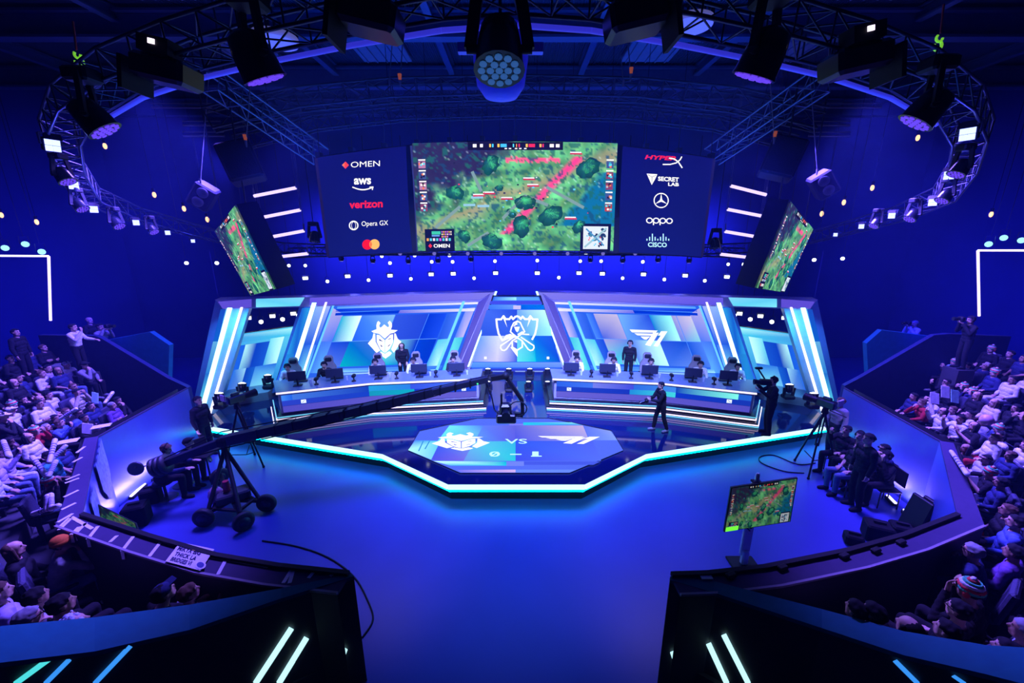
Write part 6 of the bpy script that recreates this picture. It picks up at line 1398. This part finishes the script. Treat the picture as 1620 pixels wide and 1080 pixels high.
# ------------------------------------------------------------------ standing audience monitor, right
P = pz(1180, 893, 0); q = [(1158, 772), (1260, 757), (1249, 824), (1147, 840)]; cen = py(1203, 798, 6.0)
t = thing('audience_monitor', V((cen.x, 6.1, 0)), 'flat monitor with the game picture on a pale pole stand behind the right front barrier', 'monitor')
nrm = V((-.22, -1, .18)).normalized(); pq = [ppl(x, y, cen, nrm) for x, y in q]
bz = [p+(p-cen)*.035 for p in pq]; b = MB().prism(bz, -nrm*.05); b.build('monitor_body', BLK, t, True)
S = Scr(); mp = lambda x, y, l=0: (pq[0]*(1-x)+pq[1]*x)*(1-y)+(pq[3]*(1-x)+pq[2]*x)*y+nrm*(.006+.003*l)
game_screen(S, mp, [(0, 0), (1, 0), (1, 1), (0, 1)], 44, 26, .36, 3); S.add([mp(*p, 5) for p in ((.0, .9), (.2, .9), (.2, 1), (0, 1))], c((110, 240, 60))); S.build('display', t)
px_, py_ = cen.x-.02, cen.y+.12
b = MB().bbox((px_, py_+.05, .95), (.17, .07, 1.5), .015); b.bbox((px_, py_+.02, .12), (.12, .10, .4), .02); b.build('pole', mat('pale_pole', (.88, .88, .95), .35), t, True)
MB().bbox((px_, py_, .02), (.5, .4, .04), .015).build('base', BLK, t, True)
MB().bbox((px_, py_+.05, 1.72), (.16, .12, .04), .01).build('shelf', BLK, t, True)
b = MB(); b.path([cen+V((-.2, .06, -.3)), cen+V((-.15, .08, -.5)), V((px_, py_, .75))], .012, 6); b.path([cen+V((.2, .06, -.3)), cen+V((.1, .08, -.45)), V((px_, py_, .8))], .012, 6); b.build('cable', BLK, t, True)
b = MB().lathe([(.035, 0), (.035, .12), (.02, .15)], V((px_, py_+.05, 1.74)), 14); tag(b.build('bottle', mat('clear_bottle', (.55, .55, .62), .2)), 'short clear bottle standing on top of the audience monitor pole', 'bottle')
# left leaning monitor behind the barrier
q = [(148, 795), (213, 827), (221, 850), (158, 832)]; cen = py(185, 826, 6.0); nrm = V((.35, -.8, .62)).normalized()
t = thing('audience_monitor', cen, 'dim monitor tipped back just behind the left front barrier corner', 'monitor'); pq = [ppl(x, y, cen, nrm) for x, y in q]
MB().prism([p+(p-cen)*.05 for p in pq], -nrm*.05).build('monitor_body', BLK, t, True); S = Scr(); mp2 = lambda x, y, l=0: (pq[0]*(1-x)+pq[1]*x)*(1-y)+(pq[3]*(1-x)+pq[2]*x)*y+nrm*(.006+.003*l)
game_screen(S, mp2, [(0, 0), (1, 0), (1, 1), (0, 1)], 30, 18, .22, 5, False); S.build('display', t); MB().tube(cen-nrm*.05, V((cen.x, cen.y+.1, .0)), .03).build('stand', BLK, t, True)
# ------------------------------------------------------------------ wash lights on the floor by the side barriers
for nm, pts in (('left', ((207, 785, 229, 765), (236, 758, 249, 747))), ('right', ((1440, 823, 1431, 806), (1417, 796, 1404, 783)))):
    for k, (x0, y0, x1, y1) in enumerate(pts):
        a, e = pz(x0, y0, .08), pz(x1, y1, .08); t = thing('floor_batten_light', (a+e)/2, 'glowing %s batten light on the floor along the %s barrier' % (('nearer', 'farther')[k], nm), 'batten light')
        MB().beam(a-V((0, 0, .04)), e-V((0, 0, .04)), .10, .07).build('housing', BLK, t, True); MB().beam(a, e, .05, .03).build('lamp', glow('violet_white_lamp', (.55, .5, 1.0), 5), t, True)
    s_ = -1 if nm == 'left' else 1
for s_, yy in ((-1, (8.2, 9.1)), (1, (7.6, 8.7))):
    for y_ in yy: light('AREA', 'barrier_wash', (s_*8.6, y_, .15), (s_*9.1, y_, 1.3), (.26, .18, 1), 38, .8, .1)
# dark speaker boxes and cases along the barriers
for x, y, d_, lab in ((212, 798, (.4, .35, .45), 'dark wedge monitor case near the left barrier corner'), (236, 772, (.35, .3, .35), 'dark case beside the glowing left batten lights'), (1428, 830, (.35, .3, .4), 'dark case near the right barrier corner'), (1392, 828, (.45, .35, .35), 'large black case at the feet of the right crew'), (1352, 845, (.3, .25, .2), 'low dark cable bag in front of the right crew')):
    p = pz(x, y, d_[2]); M = Matrix.Rotation(R(25 if x < 810 else -25), 3, 'Z'); t = thing('equipment_case', (p.x, p.y, 0), lab, 'case')
    MB().bbox((p.x, p.y, d_[2]/2), d_, .03, 0, M).build('box', mat('case_black', (.008, .008, .012), .7, spec=.12), t, True); MB().beam(V((p.x, p.y, d_[2]))+M @ V((-.1, 0, .03)), V((p.x, p.y, d_[2]))+M @ V((.1, 0, .03)), .03, .03).build('handle', BLK, t, True)
p = pz(1448, 812, .6); t = thing('stacked_chair_pair', (p.x, p.y, 0), 'two folded chairs leaning at the right barrier near the glowing batten', 'chair')
for i in (0, 1): MB().bbox((p.x+.12*i, p.y-.1*i, .5), (.06, .44, .9), .03, 0, Matrix.Rotation(R(12), 3, 'Y')).build('folded_chair', BLK, t, True)
# cables on the arena floor
for pts, lab in (([(415, 855), (470, 864), (520, 882), (560, 912), (582, 950), (590, 980), (573, 1008)], 'thin black cable curving over the floor beside the left aisle wall'),
                 ([(1272, 748), (1240, 745), (1205, 732), (1203, 722), (1225, 720), (1262, 734), (1290, 732)], 'thin cable loop on the floor left of the tripod camera')):
    b = MB(); P = [pz(x, y, .015) for x, y in pts]; Q = []
    for i in range(len(P)-1):
        p0, p1, p2, p3 = P[max(i-1, 0)], P[i], P[i+1], P[min(i+2, len(P)-1)]
        for j in range(5): u = j/5; Q.append(.5*((2*p1)+(-p0+p2)*u+(2*p0-5*p1+4*p2-p3)*u*u+(-p0+3*p1-3*p2+p3)*u**3))
    Q.append(P[-1]); b.path(Q, .014, 6); tag(b.build('cable', BLK), lab, 'cable')
# ------------------------------------------------------------------ tape strips, fan sign and barrier clutter
def onledge(x, y, z=BT+.004): return pz(x, y, z)
tapes = [((112, 820), (93, 838)), ((115, 812), (91, 826)), ((120, 795), (97, 806)), ((124, 775), (101, 786)), ((125, 756), (103, 764)), ((126, 750), (104, 759)), ((130, 723), (115, 731)), ((134, 706), (121, 716)), ((112, 817), (146, 836)), ((113, 816), (93, 834)),
         ((125, 833), (113, 845)), ((136, 827), (121, 842)), ((155, 832), (139, 852)), ((185, 847), (174, 857)), ((211, 848), (193, 871)), ((254, 857), (236, 880)), ((333, 880), (425, 896)), ((360, 880), (345, 908)), ((463, 898), (448, 922)), ((465, 898), (458, 922)), ((500, 900), (488, 914)), ((530, 905), (522, 911))]
for i, (a, e) in enumerate(tapes):
    p, q = onledge(*a), onledge(*e); L_ = math.hypot(a[0]-e[0], a[1]-e[1]); b = MB(); b.beam(p, q, .045, .004)
    if e[1] > 840 and a[0] < 470 and i != 16: b.beam(q, q+V((0, -.01, -.13)), .045, .004, up=(0, 1, 0))
    tag(b.build('tape_strip', TAPE), '%s white tape strip across the left barrier top, %s counting from the side wall' % ('long' if L_ > 30 else 'short', ORD[i] if i < 20 else ('twenty-first', 'twenty-second')[i-20]), 'tape')
sq = [(285, 858), (339, 869), (317, 903), (262, 888)]; P4 = [pz(x, y, BT+.03-.0*i) for i, (x, y) in enumerate(sq)]
t = thing('fan_sign', (P4[0]+P4[2])/2, 'white hand-lettered fan sign lying on the left front barrier top', 'sign'); MB().prism(P4[::-1], (0, 0, .008)).build('paper', mat('sign_paper', (.75, .74, .72), .7), t, True)
class TM(Scr): pass
S = Scr(); sf = lambda x, y: pz(x, y, BT+.042); ink = (0, 0, 0)
for txt, u0, v0, u1, v1 in (('MIKYX BIG', .06, .16, .72, .38), ('THICK LA', .08, .44, .70, .64), ('BRIDGES VI', .08, .70, .66, .90)):
    stext(S, sf, txt, [bil(sq, u, v) for u, v in ((u0, v0), (u1, v0), (u1, v1), (u0, v1))], ink, .035)
S.build('lettering', t, mat('sign_ink', (.015, .01, .06), .9, spec=.1))
rs = Scr(); cxp, cyp = 317, 893; rs.add([pz(cxp+9*math.cos(a), cyp+7*math.sin(a), BT+.044) for a in [R(30*i) for i in range(12)]], ink); rs.build('round_sticker', t, mat('sticker_white', (.8, .78, .85), .5))
rs = Scr(); rs.add([pz(cxp+6*math.cos(a), cyp+4.5*math.sin(a), BT+.047) for a in [R(30*i) for i in range(12)]], ink); rs.build('round_sticker', t, mat('sticker_navy', (.05, .06, .25), .5))
rs = Scr(); rs.add([pz(307+4*math.cos(a), 868+3*math.sin(a), BT+.044) for a in [R(45*i) for i in range(8)]], ink); rs.build('round_sticker', t, mat('sticker_gold', (.7, .5, .1), .5))
p = onledge(1117, 913, BT+.01); b = MB().box(p+V((0, .02, .01)), (.14, .12, .015)); tag(b.build('white_card', TAPE), 'small white card with a dark mark lying at the end of the right front barrier', 'card')
for x, y, lab in ((1158, 915, 'short black clamp on the right front barrier near its end'), (1240, 903, 'low black gadget lying on the right front barrier'), (1338, 884, 'black clip on the right front barrier, middle one'), (1388, 875, 'black gadget on the right front barrier toward the corner'), (1428, 862, 'black bracket on the right front barrier closest to the corner')):
    p = onledge(x, y); b = MB().bbox(p+V((0, .03, .025)), (.14, .07, .05), .012, 0, Matrix.Rotation(R(20), 3, 'Z')); tag(b.build('barrier_clip', BLK), lab, 'clip')
# blue draped banner hung over the left barrier
q = [(160, 690), (137, 715), (147, 805), (155, 830)]
BAN = mat('banner_print', (.16, .25, .5), .6, nz=.95, scale=11)
L = side[-1]
def wallpt(i, u, z, off=.02): a, b_ = L[i], L[i+1]; n = outn(-1, a, b_); p = a.lerp(b_, u)-n*off; return V((p.x, p.y, z))
b = MB(); pts = []
for j in range(9):
    u = .02+.42*j/8; pts.append(wallpt(1, u, BT-.02, .02+.012*(j % 2)))
low = [p-V((0, 0, .55+.5*math.sin(j*.39))) for j, p in enumerate(pts)]
for j in range(8): b.poly([pts[j], pts[j+1], low[j+1], low[j]]); b.poly([low[j]-V((-.015, -.012, 0)), low[j+1]-V((-.015, -.012, 0)), pts[j+1]-V((-.015, -.012, 0)), pts[j]-V((-.015, -.012, 0))])
tag(b.build('hanging_banner', BAN), 'blue and white printed banner hanging inside the angled left barrier', 'banner')
b = MB(); pts = [wallpt(1, .62+.2*j/4, BT-.1, .02) for j in range(5)]; low = [p-V((0, 0, .8+.1*(j % 2))) for j, p in enumerate(pts)]
for j in range(4): b.poly([pts[j], pts[j+1], low[j+1], low[j]]); b.poly([low[j]+V((.01, .01, 0)), low[j+1]+V((.01, .01, 0)), pts[j+1]+V((.01, .01, 0)), pts[j]+V((.01, .01, 0))])
tag(b.build('hanging_banner', BAN), 'narrow torn-edged white banner strip by the left barrier corner', 'banner')
# inflated cheering sticks, signs, papers among the audience
STK = mat('inflatable_white', (.72, .68, .80), .35)
def stick(x0, y0, x1, y1, z0, z1, lab, r=.035):
    a, e = pz(x0, y0, z0), pz(x1, y1, z1); t = thing('cheering_stick', (a+e)/2, lab, 'cheering stick'); MB().capsule(a, e, r, r*1.1, 12).build('tube', STK, t, True)
    b = MB(); d = (e-a)
    for k in range(5): p = a+d*(.3+.11*k); b.tube(p, p+d*.05, r*1.08, None, 12)
    b.build('lettering_band', mat('band_navy', (.12, .10, .3), .5), t, True)
for i, (x0, y0, x1, y1, z, lab) in enumerate(((75, 753, 51, 723, 1.75, 'white cheering stick raised left, of the crossed pair in the left stand'), (77, 753, 88, 730, 1.8, 'white cheering stick raised right, of the crossed pair in the left stand'), (78, 731, 87, 696, 2.0, 'upright white cheering stick behind the crossed pair'), (79, 730, 103, 706, 1.95, 'slanted white cheering stick beside the upright one'),
    (96, 662, 120, 647, 2.1, 'white cheering stick lying across laps, left stand middle rows'), (166, 637, 178, 621, 2.0, 'short white cheering stick near the left barrier edge'), (5, 698, 14, 722, 2.6, 'white cheering stick at the far left border'), (53, 812, 92, 800, 1.8, 'long dark-lettered cheering stick held along the left barrier corner'), (74, 805, 75, 785, 1.9, 'upright white cheering stick, left of two at the barrier corner'), (81, 805, 80, 783, 1.9, 'upright white cheering stick, right of two at the barrier corner'), (1505, 714, 1530, 750, 1.8, 'long white cheering stick resting at the right barrier edge'))):
    stick(x0, y0, x1, y1, z, z+.15, lab)
SG = mat('sign_card', (.66, .66, .78), .6, nz=.35, scale=12); SGG = mat('sign_card_green', (.35, .72, .72), .6, nz=.3, scale=12)
for x, y, w_, h_, D, m_, lab in ((1479, 629, 14, 17, 9.3, SG, 'white fan sign held up in the right stand, leftmost of three'), (1496, 619, 13, 18, 9.2, SG, 'white fan sign held up in the right stand, middle of three'), (1511, 626, 12, 20, 9.0, SGG, 'pale green tilted fan sign, rightmost of three in the right stand'), (150, 628, 10, 16, 9.3, SGG, 'pale green bag held up in the left stand'), (138, 677, 17, 16, 8.3, SG, 'white printed paper held above the left barrier'), (1543, 789, 22, 18, 6.6, SG, 'blue and white paper held over the right barrier corner'), (1538, 760, 20, 16, 6.9, SG, 'crumpled pale pink bag resting behind the right barrier')):
    q = [py(x-w_/2, y-h_/2, D), py(x+w_/2, y-h_/2+2, D), py(x+w_/2, y+h_/2+2, D-.1), py(x-w_/2, y+h_/2, D-.1)]
    b = MB().prism(q, (0, .012, 0)); tag(b.build('fan_sign', m_), lab, 'sign')
for x, y, lab in ((107, 698, 'white paper fan lying on a lap behind the left barrier'), (160, 674, 'white leaflet lying on the left barrier edge')):
    p = pz(x, y, 1.72); b = MB().box(p, (.32, .2, .012), 0, Matrix.Rotation(R(30), 3, 'Z')); tag(b.build('paper_sheet', TAPE), lab, 'paper')
t = thing('game_ball', pz(1561, 664, 2.2), 'pink printed ball held in the right stand', 'ball'); pp_ = pz(1561, 664, 2.2); MB().sphere(pp_, .11, 16).build('ball', mat('pink_ball', (.65, .35, .5), .4, nz=.6, scale=10), t, True)
# thin theatre haze filling the hall
hm = bpy.data.materials.new('theatre_haze'); hm.use_nodes = True; nt = hm.node_tree; nt.nodes.clear()
o_ = nt.nodes.new('ShaderNodeOutputMaterial'); v_ = nt.nodes.new('ShaderNodeVolumeScatter'); v_.inputs['Color'].default_value = (.14, .26, 1, 1); v_.inputs['Density'].default_value = .0045; v_.inputs['Anisotropy'].default_value = .3
nt.links.new(v_.outputs[0], o_.inputs['Volume'])
hz = MB().box((0, 9, 5.55), (35, 19.6, 11.0)).build('haze', hm); tag(hz, 'thin blue-lit theatre haze filling the hall above the stage and stands', 'haze', kind='stuff')
# duplicate-label check while building
seen = {}
for o in sc.objects:
    if o.parent is None and o.get('label') and not o.get('kind'): seen.setdefault(o['label'], []).append(o)
for l_, os_ in seen.items():
    if len(os_) > 1:
        for o in os_:
            if not o.get('group'): print('DUP no group:', l_)
        print('DUP', len(os_), l_, {o.get('group') for o in os_})
    if not 4 <= len(l_.split()) <= 16: print('LEN', len(l_.split()), l_)
print('OBJECTS TOTAL', len(sc.objects))
